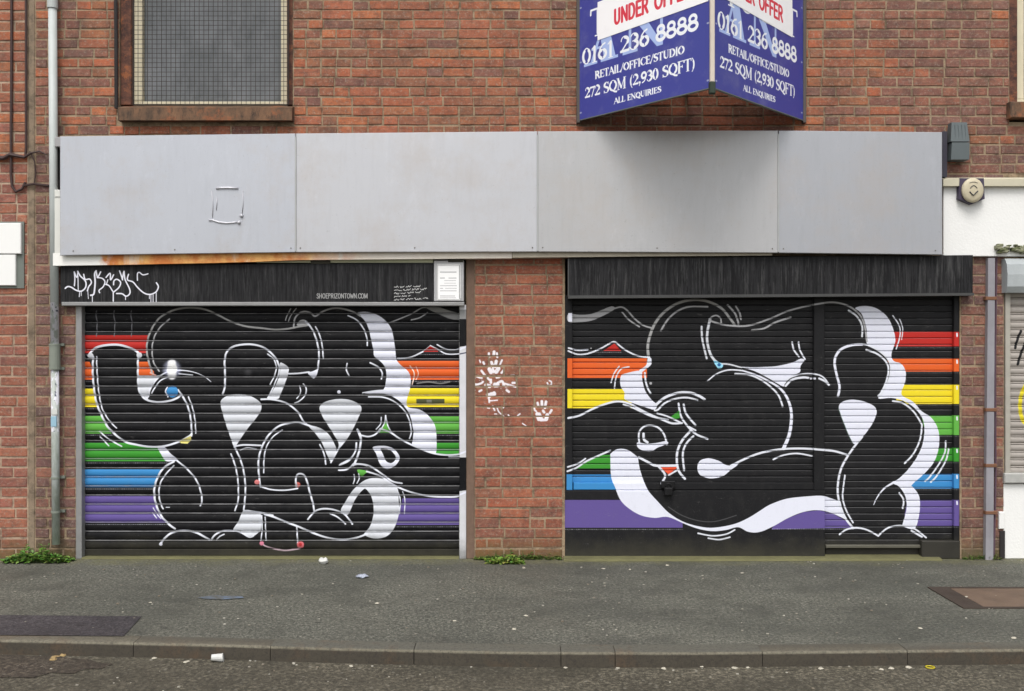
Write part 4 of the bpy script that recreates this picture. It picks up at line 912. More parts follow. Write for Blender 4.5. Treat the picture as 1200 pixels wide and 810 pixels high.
# ---------------------------------------------------------------- roller shutters
def paint_mat(name, im, root, rect, base, rough=.42, worn=0.):
    nt = NT(name); col, al = print_on(nt, im, root, rect)
    b = nt.mix(base, tuple(v*1.5 for v in base), nt.noise(7, 6, .7))
    c = nt.mix(b, col, al)
    if worn: c = nt.mix(c, rgb8(128, 128, 130), nt.math('MULTIPLY', nt.ramp(nt.noise(13, 7, .75, stretch=(.5, 1, 1)), (.35, .25), (.6, .85)), worn))
    d = nt.noise(16, 7, .75, stretch=(1, 1, .35)); c = nt.mix(c, nt.mix(c, (.13, .125, .115), .5), nt.math('MULTIPLY', nt.ramp(d, (.5, 0.), (.7, 1.)), .12))
    c = nt.mix(c, nt.mix(c, (.30, .29, .28), .55), nt.ramp(nt.noise(34, 8, .85, stretch=(.35, 1, 1)), (.6, 0.), (.68, .45)))
    s = nt.ramp(nt.noise(130, 4, .8), (.62, 0.), (.7, 1.)); c = nt.mix(c, (.25, .24, .23), nt.math('MULTIPLY', s, .22))
    z = nt.xyz()[2]; low = nt.ramp(nt.math('ADD', z, nt.math('MULTIPLY', nt.noise(6, 6, .7), .25)), (.13, 1.), (.30, 0.))
    c = nt.mix(c, rgb8(66, 64, 54), nt.math('MULTIPLY', low, .7))
    nt.bump(nt.noise(60, 4, .7), .0008); return nt.set(c, nt.math('ADD', nt.ramp(d, (.3, rough-.1), (.7, rough+.15)), nt.math('MULTIPLY', low, .3)), 0., .45 if worn else .16)
M_galv = plain('galvanised_steel', rgb8(150, 150, 150), .45, .35, .12, 16, .0008, .3)
def black_board(name, root=None, im=None, rect=None):
    nt = NT(name); c = nt.mix(rgb8(30, 30, 32), rgb8(44, 44, 46), nt.noise(9, 6, .7))
    s = nt.noise(60, 5, .7, stretch=(1, 1, .06)); c = nt.mix(c, rgb8(22, 22, 24), nt.ramp(s, (.46, 0.), (.56, 1.))); c = nt.mix(c, rgb8(92, 92, 92), nt.ramp(nt.noise(48, 6, .8, stretch=(1, 1, .06)), (.52, 0.), (.66, .32 if im else .5)))
    if im: col, al = print_on(nt, im, root, rect); c = nt.mix(c, col, al)
    nt.bump(nt.noise(80, 4, .7, stretch=(1, 1, .1)), .0015); return nt.set(c, .7, 0., .2)

# left: bowed interlocking slats
SL = .06                      # slats stand this far behind the brick face
dd = -SL
ls = thing('roller_shutter', 'left roller shutter, painted graffiti letters over rainbow stripes, white tag on its header', 'roller shutter', (X(316), 0, 0))
lx = X(316)
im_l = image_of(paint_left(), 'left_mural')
def prect(x0, x1, y0, y1, d, cx): return (X(x0, d)-cx, X(x1, d)-cx, Z(y1, d), Z(y0, d))
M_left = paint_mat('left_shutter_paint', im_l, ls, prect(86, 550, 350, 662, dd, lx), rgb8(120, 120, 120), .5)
z0, z1 = Z(643, dd), Z(356, dd); NS = 27; pitch = (z1-z0)/NS
xa, xb = X(91.5, dd)-.03, X(539, dd)+.03
def slat_mesh(pitch, bulge, name, mat, x0, x1, curved=True, worn=None):
    m = MB()
    if curved:
        q = pitch-.0105
        pr = [(.006, 0.), (.001, .0008)] + [(-bulge*math.sin(math.pi*t/9)**.6, .0015+(q-.0015)*t/9) for t in range(1, 9)] + [(.0005, q), (-.0045, q+.0006), (-.0085, q+.0022), (-.0090, q+.0042), (-.0065, q+.0064), (-.001, q+.0082), (.006, q+.0092)]
    else:
        pr = [(.008, 0.), (.003, .0003), (.0025, .0025), (-.002, .0035), (-bulge, .008), (-bulge-.0005, pitch*.5), (-bulge, pitch-.006), (-bulge+.0015, pitch-.0045), (-.0005, pitch-.0022), (.004, pitch-.0012), (.008, pitch-.001)]
    m.profile(pr, x0, x1); me = m.mesh(name, mat); me.materials.append(worn)
    zt = pitch*.2 if not curved else 0
    for p in me.polygons:
        z = p.center.z
        p.material_index = 1 if len(p.vertices) == 4 and ((curved and z > pitch-.0093) or (not curved and z > pitch-.0045)) else 0
    return me
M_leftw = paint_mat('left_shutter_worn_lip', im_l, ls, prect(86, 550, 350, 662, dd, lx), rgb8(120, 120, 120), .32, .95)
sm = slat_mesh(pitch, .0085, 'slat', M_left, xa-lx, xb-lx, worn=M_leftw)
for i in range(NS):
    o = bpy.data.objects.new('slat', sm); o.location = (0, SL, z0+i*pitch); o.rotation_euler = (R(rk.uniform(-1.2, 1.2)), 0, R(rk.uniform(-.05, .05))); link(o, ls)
M_lowdark = plain('dirty_dark_metal', rgb8(58, 56, 48), .8, .1, .35, 12, .003, .6)
g = MB(); g.box(X(91.5, dd), X(539, dd), SL-.012, SL+.02, .012, z0-.002, .004); part('bottom_rail', g, M_left, ls)
g = MB(); g.box(X(89, .0), X(96, .0), -.004, .1, 0.0, Z(357), .003); part('guide_rail', g, M_galv, ls)
M_gr = paint_mat('white_guide_paint', im_l, ls, prect(86, 550, 350, 662, 0., lx), rgb8(188, 188, 190))
# the arm of the mural crosses the right guide: paint those stretches on
cv = Canvas(536, 350, 550, 662, 4)
for y0, y1, a, b in ((372, 406, 374, 406), (536, 575, 536, 576)): cv.fill([(536, y0), (550, y0), (550, y1-1), (536, y1+1)], BLK)
cv.line([(536, 411), (548, 405.5)], 2.2, WHT); cv.line([(536, 415.5), (548, 413)], 1.4, (.2,.2,.3)); cv.line([(536, 533), (549, 528)], 2.2, WHT); cv.line([(536, 581), (549, 575.5)], 2.2, WHT); cv.fill([(536, 363), (550, 363), (550, 374), (536, 374)], (.56,.56,.56))
im_g = image_of(cv, 'guide_marks'); M_gr = paint_mat('white_guide_paint', im_g, ls, prect(536, 550, 350, 662, 0., lx), rgb8(186, 186, 190))
g = MB(); g.box(X(538.5), X(546.3), -.006, .1, 0.0, Z(357.5), .003); part('guide_rail', g, M_gr, ls, label='white right guide rail crossed by black paint')
im_h = image_of(paint_header(), 'header_marks'); HD = .05
M_head = black_board('black_header_paint', ls, im_h, prect(66, 546, 300, 360, HD, lx))
g = MB(); g.add([(X(71,HD), -HD, Z(356,HD)), (X(508,HD), -HD, Z(352.5,HD)), (X(508,HD), .2, Z(352.5,HD)), (X(71,HD), .2, Z(356,HD)), (X(71,HD), -HD, Z(311,HD)), (X(508,HD), -HD, Z(308.5,HD)), (X(508,HD), .2, Z(308.5,HD)), (X(71,HD), .2, Z(311,HD))], [(0,3,2,1),(4,5,6,7),(0,1,5,4),(1,2,6,5),(2,3,7,6),(3,0,4,7)])
part('header_box', g, M_head, ls)
g = MB(); g.box(X(508.5,HD), X(543.5,HD), -HD-.001, .2, Z(353,HD), Z(305.5,HD), .003); hb = part('header_end_box', g, plain('light_grey_steel', rgb8(172, 172, 174), .5, .2, .08, 10), ls)
g = MB(); g.box(X(72,HD+.01), X(544,HD+.01), -HD-.012, .02, Z(358.5,HD+.01), Z(354,HD+.01), .004); part('lintel_rail', g, M_galv, ls)
g = MB(); g.box(X(300,HD), X(507.5,HD), -HD+.004, -.01, Z(308,HD), Z(303.5,HD), .002); part('top_strip', g, plain('pale_green_cream_strip', rgb8(176, 178, 152), .7, 0, .15), ls)
g = MB(); g.box(X(364,HD), X(387,HD), -HD-.006, -.02, Z(309.5,HD), Z(304.5,HD), .003); g.box(X(525,HD), X(543,HD), -HD-.006, -.02, Z(307.5,HD), Z(304,HD), .003); part('bracket', g, M_lowdark, ls)
im_n = image_of(paint_notice(), 'notice_print')
nt = NT('notice_paper')
n0 = thing('paper_notice', 'small white printed notice stuck on the grey end of the left shutter box', 'notice', (X(513, HD), -HD-.003, Z(351, HD)))
col, al = print_on(nt, im_n, n0, (0, X(538, HD)-X(513, HD), 0, Z(311, HD)-Z(351, HD))); M_note = nt.set(col, .5)
g = MB(); g.box(X(513, HD), X(538, HD), -HD-.004, -HD-.0025, Z(351, HD), Z(311, HD)); part('paper', g, M_note, n0)
g = MB()
for yy in (310, 351): g.box(X(512, HD), X(539.5, HD), -HD-.006, -HD-.001, Z(yy+1.2, HD), Z(yy-.8, HD))
for xx in (512, 539): g.box(X(xx, HD), X(xx+1.4, HD), -HD-.006, -HD-.001, Z(350, HD), Z(311, HD))
part('clear_sleeve_edge', g, plain('clear_plastic_edge', rgb8(200,200,200), .3), n0)

# right: flat slatted window shutter, panel below it and shutter over the door
rs = thing('roller_shutter', 'right wide shutter, black bubble shapes and white wave painted over rainbow stripes', 'roller shutter', (X(895), 0, 0)); rx = X(895)
im_r = image_of(paint_right(), 'right_mural'); SR = .05; dr = -SR
M_right = paint_mat('right_shutter_paint', im_r, rs, prect(655, 1130, 345, 662, dr, rx), (.02, .02, .021), .5)
M_rightw = paint_mat('right_shutter_worn_lip', im_r, rs, prect(655, 1130, 345, 662, dr, rx), (.02, .02, .021), .4, .38)
M_right0 = paint_mat('right_panel_paint', im_r, rs, prect(655, 1130, 345, 662, -.01, rx), (.02, .02, .021), .55)
pitch2 = 7.55*(CD+SR)/FPX
zw0, zw1 = Z(566, dr), Z(343, dr); nw = round((zw1-zw0)/pitch2); pw = (zw1-zw0)/nw
me = slat_mesh(pw, .006, 'slat', M_right, X(668, dr)-rx, X(958, dr)-rx, False, M_rightw)
for i in range(nw):
    o = bpy.data.objects.new('slat', me); o.location = (0, SR, zw0+i*pw); o.rotation_euler = (R(rk.uniform(-.8, .8)), 0, 0); link(o, rs)
zd0, zd1 = Z(640, dr), Z(343, dr); nd = round((zd1-zd0)/pitch2); pd = (zd1-zd0)/nd
me = slat_mesh(pd, .004, 'slat', M_right, X(966, dr)-rx, X(1122, dr)-rx, False, M_rightw)
for i in range(nd):
    o = bpy.data.objects.new('slat', me); o.location = (0, SR, zd0+i*pd); o.rotation_euler = (R(rk.uniform(-.5, .5)), 0, 0); link(o, rs)
for a_, b_, c_ in ((661, 671, Z(575)), (954.5, 967, Z(575)), (1119, 1125.5, .03)):
    g = MB(); g.box(X(a_), X(b_), .012, .1, c_, Z(346), .004); part('guide_rail', g, M_right0, rs)
g = MB(); g.box(X(672, -.03), X(954, -.03), .022, .08, Z(574, -.03), Z(566, -.03)+.002, .004); part('window_bottom_rail', g, M_right, rs)
g = MB(); g.box(X(661), X(967.5), .01, .12, .0, Z(575)-.002, .004); part('stall_riser', g, M_right0, rs)
M_grime = plain('grimy_black_metal', rgb8(50, 48, 42), .7, .1, .3, 10, .002, .6)
g = MB(); g.box(X(968, -.02), X(1118, -.02), .022, .07, Z(642.5, -.02), Z(639, -.02), .003); part('door_bottom_rail', g, plain('worn_rail', rgb8(96, 94, 84), .6, .2), rs)
g = MB(); g.box(X(968, -.05), X(1118, -.05), .06, .12, .0, Z(642.5, -.05)-.003); part('door_kick_board', g, M_grime, rs)
g = MB(); g.box(X(1080, -.0), X(1125, 0), -.006, .05, .0, Z(634), .006); part('guide_foot', g, M_grime, rs)
HR = .07; M_head2 = black_board('black_header_paint_right')
g = MB(); g.add([(X(667,HR), -HR, Z(347.5,HR)), (X(1140,HR), -HR, Z(344.5,HR)), (X(1140,HR), .2, Z(344.5,HR)), (X(667,HR), .2, Z(347.5,HR)), (X(667,HR), -HR, Z(303,HR)), (X(1140,HR), -HR, Z(299,HR)), (X(1140,HR), .2, Z(299,HR)), (X(667,HR), .2, Z(303,HR))], [(0,3,2,1),(4,5,6,7),(0,1,5,4),(1,2,6,5),(2,3,7,6),(3,0,4,7)])
part('header_box', g, M_head2, rs)
g = MB(); g.add([(X(666,HR), -HR-.012, Z(350,HR)), (X(1140.5,HR), -HR-.012, Z(346.5,HR)), (X(1140.5,HR), .02, Z(346.5,HR)), (X(666,HR), .02, Z(350,HR)), (X(666,HR), -HR-.012, Z(346.5,HR)), (X(1140.5,HR), -HR-.012, Z(343.5,HR)), (X(1140.5,HR), .02, Z(343.5,HR)), (X(666,HR), .02, Z(346.5,HR))], [(0,3,2,1),(4,5,6,7),(0,1,5,4),(1,2,6,5),(2,3,7,6),(3,0,4,7)])
g.box(X(665.5,HR), X(667,HR), -HR-.004, -.01, Z(347,HR), Z(303,HR)); part('header_lip', g, plain('dark_grey_lip', rgb8(72, 72, 72), .5, .2), rs)
# padlock on its hasp
pl = thing('padlock', 'small black padlock hanging at the bottom edge of the window shutter on the right', 'padlock', (X(782), -.01, Z(578)))
M_lock = plain('black_padlock', rgb8(34, 34, 36), .4, .5)
g = MB(); g.box(X(778), X(788), -.035, .008, Z(580), Z(571), .006); part('lock_body', g, M_lock, pl)
c0, c1 = X(780), X(786); zc = Z(570.8)
g = MB(); g.tube([(c0, -.018, zc-.004), (c0, -.018, zc+.012)] + [((c0+c1)/2-(c1-c0)/2*math.cos(t), -.018, zc+.012+(c1-c0)/2*math.sin(t)) for t in (.6, 1.57, 2.5)] + [(c1, -.018, zc+.012), (c1, -.018, zc-.004)], .004, 6); part('shackle', g, M_lock, pl, smooth=True)
g = MB(); g.box(X(775), X(791), -.008, .02, Z(572), Z(564), .004); part('hasp', g, M_lock, pl)
# mossy threshold lips at the foot of the shutters
M_thr = plain('mossy_concrete', rgb8(104, 102, 70), .95, 0, .3, 9, .005, .5)
th = thing('threshold', 'low mossy concrete lip along the foot of the right shutter', 'threshold', (X(870), -.05, 0))
g = MB(); g.add([(X(660), -.10, .001), (X(1100), -.07, .001), (X(1100), .06, .001), (X(660), .06, .001), (X(660), -.07, .014), (X(1100), -.05, .012), (X(1100), .06, .02), (X(660), .06, .022)], [(4,5,6,7),(0,1,5,4),(1,2,6,5),(2,3,7,6),(3,0,4,7)]); part('concrete_lip', g, M_thr, th)
th = thing('threshold', 'low mossy concrete lip along the foot of the left shutter', 'threshold', (X(316), 0., 0))
g = MB(); g.add([(X(96), -.02, .001), (X(538), -.02, .001), (X(538), .08, .001), (X(96), .08, .001), (X(96), .0, .01), (X(538), .0, .01), (X(538), .08, .013), (X(96), .08, .013)], [(4,5,6,7),(0,1,5,4),(1,2,6,5),(2,3,7,6),(3,0,4,7)]); part('concrete_lip', g, M_thr, th)

# ---------------------------------------------------------------- sales board
def uv_quad(name, P, t, mat, parent, nrm):
    """thin board: P = front corners bl, br, tr, tl; thickness t along -nrm; the print is mapped on the front"""
    me = bpy.data.meshes.new(name); n = Vector(nrm); F = [Vector(p) for p in P]; Bk = [p - n*t for p in F]; pw = LOC[parent.name]
    me.from_pydata([tuple(p-pw) for p in F+Bk], [], [(0,1,2,3),(7,6,5,4),(0,4,5,1),(1,5,6,2),(2,6,7,3),(3,7,4,0)]); me.update()
    uv = me.uv_layers.new(name='UVMap'); st = [(0,0),(1,0),(1,1),(0,1)]
    for k in range(4): uv.data[k].uv = st[k]
    for k in range(4, 24): uv.data[k].uv = (.02, .98)
    me.materials.append(mat); o = bpy.data.objects.new(name, me); link(o, parent); return o
def print_mat(name, im, rough=.35):
    nt = NT(name); uvn = nt.new('ShaderNodeUVMap', uv_map='UVMap'); t = nt.new('ShaderNodeTexImage', image=im, extension='EXTEND'); nt.l.new(uvn.outputs[0], t.inputs[0])
    c = nt.mix(t.outputs[0], nt.mix(t.outputs[0], (.45, .45, .5), .25), nt.ramp(nt.noise(5, 7, .7), (.5, 0.), (.7, .5))); nt.bump(nt.noise(4, 3), .004, .3); return nt.set(c, rough)
M_sign = print_mat('sales_board_print', image_of(paint_sign(), 'sales_board')); M_stick = print_mat('under_offer_print', image_of(paint_sticker(), 'under_offer'), .4)
ap = Vector((1.285, -.965, 0)); la = Vector((.486, -.03, 0)); ra = Vector((2.15, -.03, 0))
M_trim = plain('green_grey_trim', rgb8(110, 116, 112), .5, .3)
sg = thing('estate_agent_sign', 'blue V-shaped estate agent board with white lettering jutting out above the fascia', 'sign', (1.3, 0, SIGN_Z))
for (a, b, sx) in ((la, ap, 0), (ap, ra, 1)):
    d = (b-a).normalized(); n = Vector((d.y, -d.x, 0)); L = (b-a).length; s0 = a + d*.004 + n*0; e = b - d*.01
    if sx: s0 = a + d*.025
    z0, z1 = SIGN_Z, SIGN_Z+SIGN_H
    bo = uv_quad('board', [(s0.x, s0.y, z0), (e.x, e.y, z0), (e.x, e.y, z1), (s0.x, s0.y, z1)], .012, M_sign, sg, n)
    LOC[bo.name] = LOC[sg.name]
    k0, k1 = ((.2, 1.195) if not sx else (.0, 1.06)); zl, zr = ((3.775, 3.795) if not sx else (3.848, 3.803)); p0 = s0 + d*k0 + n*.003; p1 = s0 + d*k1 + n*.003
    uv_quad('sticker', [(p0.x, p0.y, zl), (p1.x, p1.y, zr), (p1.x, p1.y, zr+.275), (p0.x, p0.y, zl+.275)], .002, M_stick, bo, n)
    # edge trims
    for zz in (z0-.006, z1):
        g = MB(); A = s0 + n*.004; Bq = e + n*.004; C_ = e - n*.016; D_ = s0 - n*.016
        g.add([(A.x, A.y, zz), (Bq.x, Bq.y, zz), (C_.x, C_.y, zz), (D_.x, D_.y, zz), (A.x, A.y, zz+.006), (Bq.x, Bq.y, zz+.006), (C_.x, C_.y, zz+.006), (D_.x, D_.y, zz+.006)], [(0,3,2,1),(4,5,6,7),(0,1,5,4),(1,2,6,5),(2,3,7,6),(3,0,4,7)])
        part('edge_trim', g, M_trim, sg)
M_post = plain('cream_corner_post', rgb8(208, 196, 184), .5)
g = MB(); g.box(1.268, 1.298, -.985, -.958, SIGN_Z+.03, SIGN_Z+SIGN_H, .004); part('corner_post', g, M_post, sg)
g = MB(); g.box(1.264, 1.302, -.99, -.95, SIGN_Z-.045, SIGN_Z+.029, .004); part('post_foot', g, plain('dark_green_timber', rgb8(44, 56, 46), .7), sg)
M_bat = plain('grey_batten', rgb8(86, 80, 76), .8)
g = MB(); g.box(.476, .5, -.045, -.001, SIGN_Z-.02, SIGN_Z+SIGN_H, .003); part('batten', g, M_bat, sg)
g = MB(); g.box(2.14, 2.164, -.045, -.001, SIGN_Z-.02, SIGN_Z+SIGN_H, .003); part('batten', g, M_bat, sg)
for z in (SIGN_Z+.25, SIGN_Z+.95):
    g = MB(); g.tube([(1.283, -.95, z), (1.283, -.002, z)], .015, 8); part('strut', g, M_bat, sg)

# ---------------------------------------------------------------- pipes and cables
def pipe_mat():
    nt = NT('grey_downpipe_paint'); c = nt.mix(rgb8(172, 178, 176), rgb8(192, 197, 196), nt.noise(9, 6, .7)); z = nt.xyz()[2]
    c = nt.mix(c, rgb8(130, 138, 126), nt.math('MULTIPLY', nt.ramp(nt.noise(14, 6, .7, stretch=(1, 1, .3)), (.45, 0.3), (.62, 1)), nt.ramp(nt.math('MULTIPLY', z, .25), (.2, .9), (.62, .15))))
    band = nt.math('MULTIPLY', nt.math('GREATER_THAN', z, Z(505)), nt.math('LESS_THAN', z, Z(355)))
    w = nt.ramp(nt.noise(26, 5, .6, stretch=(1.2, 1, .5)), (.49, 0.), (.52, 1.)); c = nt.mix(c, rgb8(206, 206, 214), nt.math('MULTIPLY', w, band))
    k = nt.ramp(nt.noise(34, 4, .6, stretch=(1, 1, .7)), (.62, 0.), (.65, 1.)); c = nt.mix(c, rgb8(60, 64, 84), nt.math('MULTIPLY', k, band))
    return nt.set(c, .5, 0., .4)
M_pipe = pipe_mat(); M_coll = plain('grey_green_collar', rgb8(128, 134, 124), .6)
dp = thing('drainpipe', 'tall pale grey round drainpipe left of the left shutter, covered in tags halfway up', 'drainpipe', (X(65), -.07, 0))
PY = .055; Pz = lambda py: Z(py, PY); Px = lambda py: X(61.5+4.2*py/640, PY)
g = MB(); g.tube([(Px(638), -PY, Pz(638)), (Px(432), -PY, Pz(432))], .028, 16); part('lower_pipe', g, M_pipe, dp, smooth=True)
g = MB(); g.tube([(Px(432), -PY, Pz(432)), (Px(405), -PY, Pz(405))], .038, 16); part('coupler', g, M_coll, dp, smooth=False)
g = MB(); g.tube([(Px(405), -PY, Pz(405)), (Px(8), -PY, Pz(8))], .030, 16); part('upper_pipe', g, M_pipe, dp, smooth=True)
g = MB(); g.tube([(Px(10), -PY, Pz(10)), (Px(-12), -PY, Pz(-12))], .037, 16); part('socket', g, M_pipe, dp)
g = MB(); g.tube([(Px(-12), -PY, Pz(-12)), (Px(-300), -PY, Pz(-300))], .030, 16); part('top_pipe', g, M_pipe, dp, smooth=True)
for py in (404, 432, 560, 600): 
    g = MB(); g.tube([(Px(py), -PY, Pz(py)-.007), (Px(py), -PY, Pz(py)+.007)], .040 if py < 500 else .032, 16); g.box(Px(py)-.05, Px(py)+.05, -.02, -.001, Pz(py)-.01, Pz(py)+.01); part('pipe_clip', g, M_coll, dp)
g = MB(); a = PY+.031; g.box(X(59.5, a), X(66, a), -a, -PY-.02, Z(500, a), Z(488, a)); part('sticker', g, plain('pale_blue_sticker', rgb8(150, 186, 204), .5), dp)
g = MB(); g.box(X(60, a), X(67, a), -a, -PY-.02, Z(486, a), Z(479, a)); part('sticker', g, plain('white_sticker', rgb8(206, 208, 204), .5), dp)
M_cab = plain('dark_cable', rgb8(62, 44, 42), .6)
g = MB(); g.tube([(X(14.5), -.012, Z(-200)), (X(14.5), -.012, Z(60)), (X(14), -.012, Z(150)), (X(14), -.014, Z(205)), (X(15.5), -.016, Z(219)), (X(20), -.016, Z(225)), (X(27), -.016, Z(222)), (X(31), -.014, Z(214))], .010, 7)
solo('cable', g, M_cab, 'dark cable down the far left brick wall ending in a small loop', 'cable')
g = MB(); g.tube([(X(31.5), -.012, Z(-200)), (X(31.5), -.012, Z(175)), (X(30.5), -.012, Z(184))], .009, 7); solo('cable', g, M_cab, 'straight dark cable along the joint between the two brick buildings', 'cable')
g = MB(); g.tube([(X(-60), -.02, Z(184)), (X(6), -.02, Z(186)), (X(14), -.026, Z(182)), (X(30), -.02, Z(185)), (X(38), -.02, Z(180)), (X(48), -.018, Z(178)), (X(56), -.02, Z(182))], [.014, .016, .017, .012, .008, .006, .005], 7); g.tube([(X(36), -.015, Z(178)), (X(42), -.018, Z(190)), (X(43), -.014, Z(205)), (X(41), -.012, Z(215))], .005, 6); g.tube([(X(28), -.015, Z(218)), (X(42), -.02, Z(216)), (X(58), -.012, Z(218))], .009, 6)
solo('cable', g, M_cab, 'thick dark horizontal cable tangle reaching from the left edge to the drainpipe', 'cable')
rp = thing('conduit', 'pale lilac grey square conduit on the brick strip right of the right shutter', 'conduit', (X(1157), -.03, 0))
M_cond = plain('lilac_grey_conduit', rgb8(146, 144, 150), .55, 0, .15, 12, .001, .5)
g = MB(); g.add([(X(1152), -.04, .0), (X(1161), -.04, .0), (X(1161), -.001, 0), (X(1152), -.001, 0), (X(1155), -.04, Z(303)), (X(1163), -.04, Z(303)), (X(1163), -.001, Z(303)), (X(1155), -.001, Z(303))], [(4,5,6,7),(0,1,5,4),(1,2,6,5),(2,3,7,6),(3,0,4,7)]); part('conduit_body', g, M_cond, rp)
for py in (350, 480, 545, 600):
    g = MB(); g.box(X(1152), X(1165), -.044, -.001, Z(py+2), Z(py-2), .003); part('conduit_clip', g, plain('rust_clip', rgb8(120, 84, 62), .8), rp)
g = MB(); g.tube([(X(1167), -.01, Z(302)), (X(1165.5), -.01, Z(420)), (X(1166), -.01, Z(560)), (X(1164), -.01, Z(650))], .008, 6); solo('cable', g, plain('purple_brown_cable', rgb8(92, 70, 82), .7), 'thin purple brown cable right beside the lilac conduit', 'cable')

# ---------------------------------------------------------------- left neighbour
nbl = thing('brick_building', 'newer orange red brick wall with pale mortar at the far left', 'building', (X(-60), .15, 0))
wl_ = part('brick_wall', slab(-8.5, XL-.001, -.1, TOP, .0045, .33, []), M_mort2, nbl)
B = layout(-8.5, XL-.004, 0, TOP, [], lambda r, x, z: r.choice(PAL_LEFT if z < Z(215) or r.random() < .3 else PAL_UP), 21, .12)
cover(B, wl_, M_brick2, lambda px, py: px < 27 and 262 < py < 335)
ws = thing('blank_board', 'two plain white boards fixed to the brick wall at the far left edge', 'board', (X(0), -.02, Z(335)))
M_white = plain('white_gloss', rgb8(236, 236, 234), .4, 0, .02, 9, .0004, .05)
g = MB(); g.box(X(-90), X(27), -.035, -.012, Z(298), Z(262), .004); part('upper_board', g, M_white, ws)
g = MB(); g.box(X(-90), X(20.5), -.03, -.012, Z(335), Z(298.8), .004); part('lower_board', g, M_white, ws)
g = MB(); g.box(X(-92), X(29), -.0115, -.002, Z(338), Z(260)); part('grey_backing', g, plain('grey_green_backing', rgb8(112, 118, 112), .7), ws)

# ---------------------------------------------------------------- right neighbour
nbr = thing('white_shopfront', 'neighbouring white painted shopfront at the right edge with a grey shutter', 'building', (X(1260), .1, 0))
M_wht = plain('white_render', rgb8(232, 232, 230), .6, 0, .03, 5, .002, .12)
XE = 8.5
g = MB(); g.box(X(1105.5,.04), XE, -.04, .0, Z(300.5,.04), Z(217,.04), .004); part('fascia', g, M_wht, nbr)
g = MB(); g.add([(X(1105.5,.08), -.08, Z(218,.08)), (XE, -.08, Z(218,.08)), (XE, .0, Z(218,.08)), (X(1105.5,.08), 0, Z(218,.08)), (X(1105.5,.08), -.08, Z(210,.08)), (XE, -.08, Z(210,.08)), (XE, .0, Z(206,.08)), (X(1105.5,.08), 0, Z(206,.08))], [(0,3,2,1),(4,5,6,7),(0,1,5,4),(1,2,6,5),(2,3,7,6),(3,0,4,7)]); part('coping', g, plain('cream_coping', rgb8(196, 190, 168), .7, 0, .15), nbr)
g = MB(); g.box(X(1176), XE, .002, .3, 0, Z(567), .004); part('lower_wall', g, M_wht, nbr)
g = MB(); g.box(X(1177.5,.03), XE, -.03, .1, Z(566.5,.03), Z(555,.03), .006); part('window_sill', g, plain('dirty_white_sill', rgb8(176, 176, 172), .7, 0, .15, 14, .002, .5), nbr)
g = MB(); g.box(X(1177), XE, .16, .3, Z(560), Z(300)); part('interior_backing', g, M_dark, nbr)
g = MB(); pr = [(.12, Z(343,.06)), (-.06, Z(343,.06)), (-.085, Z(336,.06)), (-.09, Z(322,.06)), (-.08, Z(310,.06)), (-.05, Z(303,.06)), (.12, Z(303,.06))]; g.profile(pr, X(1180,.08), XE); part('shutter_box', g, plain('pale_blue_grey_box', rgb8(172, 178, 180), .45, 0, .1, 7, .001, .4), nbr, smooth=False)
g = MB(); g.box(X(1178), X(1184), -.004, .1, Z(555), Z(343), .003); part('guide_rail', g, plain('cream_grey_rail', rgb8(166, 162, 152), .6), nbr)
im_x = image_of(paint_next(), 'next_marks'); M_next = paint_mat('grey_shutter_paint', im_x, nbr, prect(1176, 1320, 340, 560, -.03, X(1260)), rgb8(150, 144, 138), .55)
zz0, zz1 = Z(555, -.03), Z(340, -.03); nn = 24; pn = (zz1-zz0)/nn
me = slat_mesh(pn, .009, 'slat', M_next, X(1182)-X(1260), XE-X(1260), True, M_next)
for i in range(nn): o = bpy.data.objects.new('slat', me); o.location = (0, .03-.1, zz0+i*pn); link(o, nbr)
for o in [o for o in nbr.children if o.name.startswith('slat')]: o.location.y = .03 - LOC[nbr.name].y
g = MB(); g.box(X(1171,.02), X(1177.5,.02), -.02, .0, Z(620,.02), Z(600,.02), .004); solo('junction_box', g, M_wht, 'tiny white box low on the wall at the corner of the white shopfront', 'box')
g = MB(); g.box(X(1171), X(1177), -.012, -.001, Z(654), Z(622), .002); solo('gap_strip', g, M_black, 'short dark strip painted for the shaded gap at the foot of the white shopfront corner', 'board')  # dark sheet coloured to read as the shaded gap at the corner

# bell box
bb = thing('alarm_bell_box', 'round cream alarm bell on a dark plate above the white fascia', 'alarm bell', (X(1141, .12), -.09, Z(223, .12)))
bx, bz, by = X(1141.5, .12), Z(222.5, .12), -.085
g = MB(); hexp = [(-.088, .09), (.088, .09), (.094, -.06), (.0, -.1), (-.094, -.06)]
g.add([(bx+a, by, bz+b) for a, b in hexp] + [(bx+a, -.035, bz+b) for a, b in hexp], [tuple(range(5)), tuple(reversed(range(5, 10)))] + [(i, (i+1) % 5, 5+(i+1) % 5, 5+i) for i in range(5)]); part('back_plate', g, plain('dark_violet_plate', rgb8(66, 58, 78), .5), bb)
g = MB(); rings = [(.078, 0), (.081, -.012), (.077, -.020), (.06, -.026), (.03, -.029), (.0, -.03)]; n = 28; vs_ = []; fs_ = []
for r_, y_ in rings[:-1]: vs_ += [(bx+r_*math.cos(2*math.pi*k/n), by+y_, bz+r_*1.12*math.sin(2*math.pi*k/n)) for k in range(n)]
vs_.append((bx, by-.030, bz)); L_ = len(rings)-1
for i in range(L_-1): fs_ += [(i*n+k, i*n+(k+1) % n, (i+1)*n+(k+1) % n, (i+1)*n+k) for k in range(n)]
fs_ += [((L_-1)*n+k, (L_-1)*n+(k+1) % n, L_*n) for k in range(n)]
g.add(vs_, fs_); part('dome', g, plain('aged_cream_plastic', rgb8(196, 186, 160), .45, 0, .12, 30, .0008, .4), bb, smooth=True)
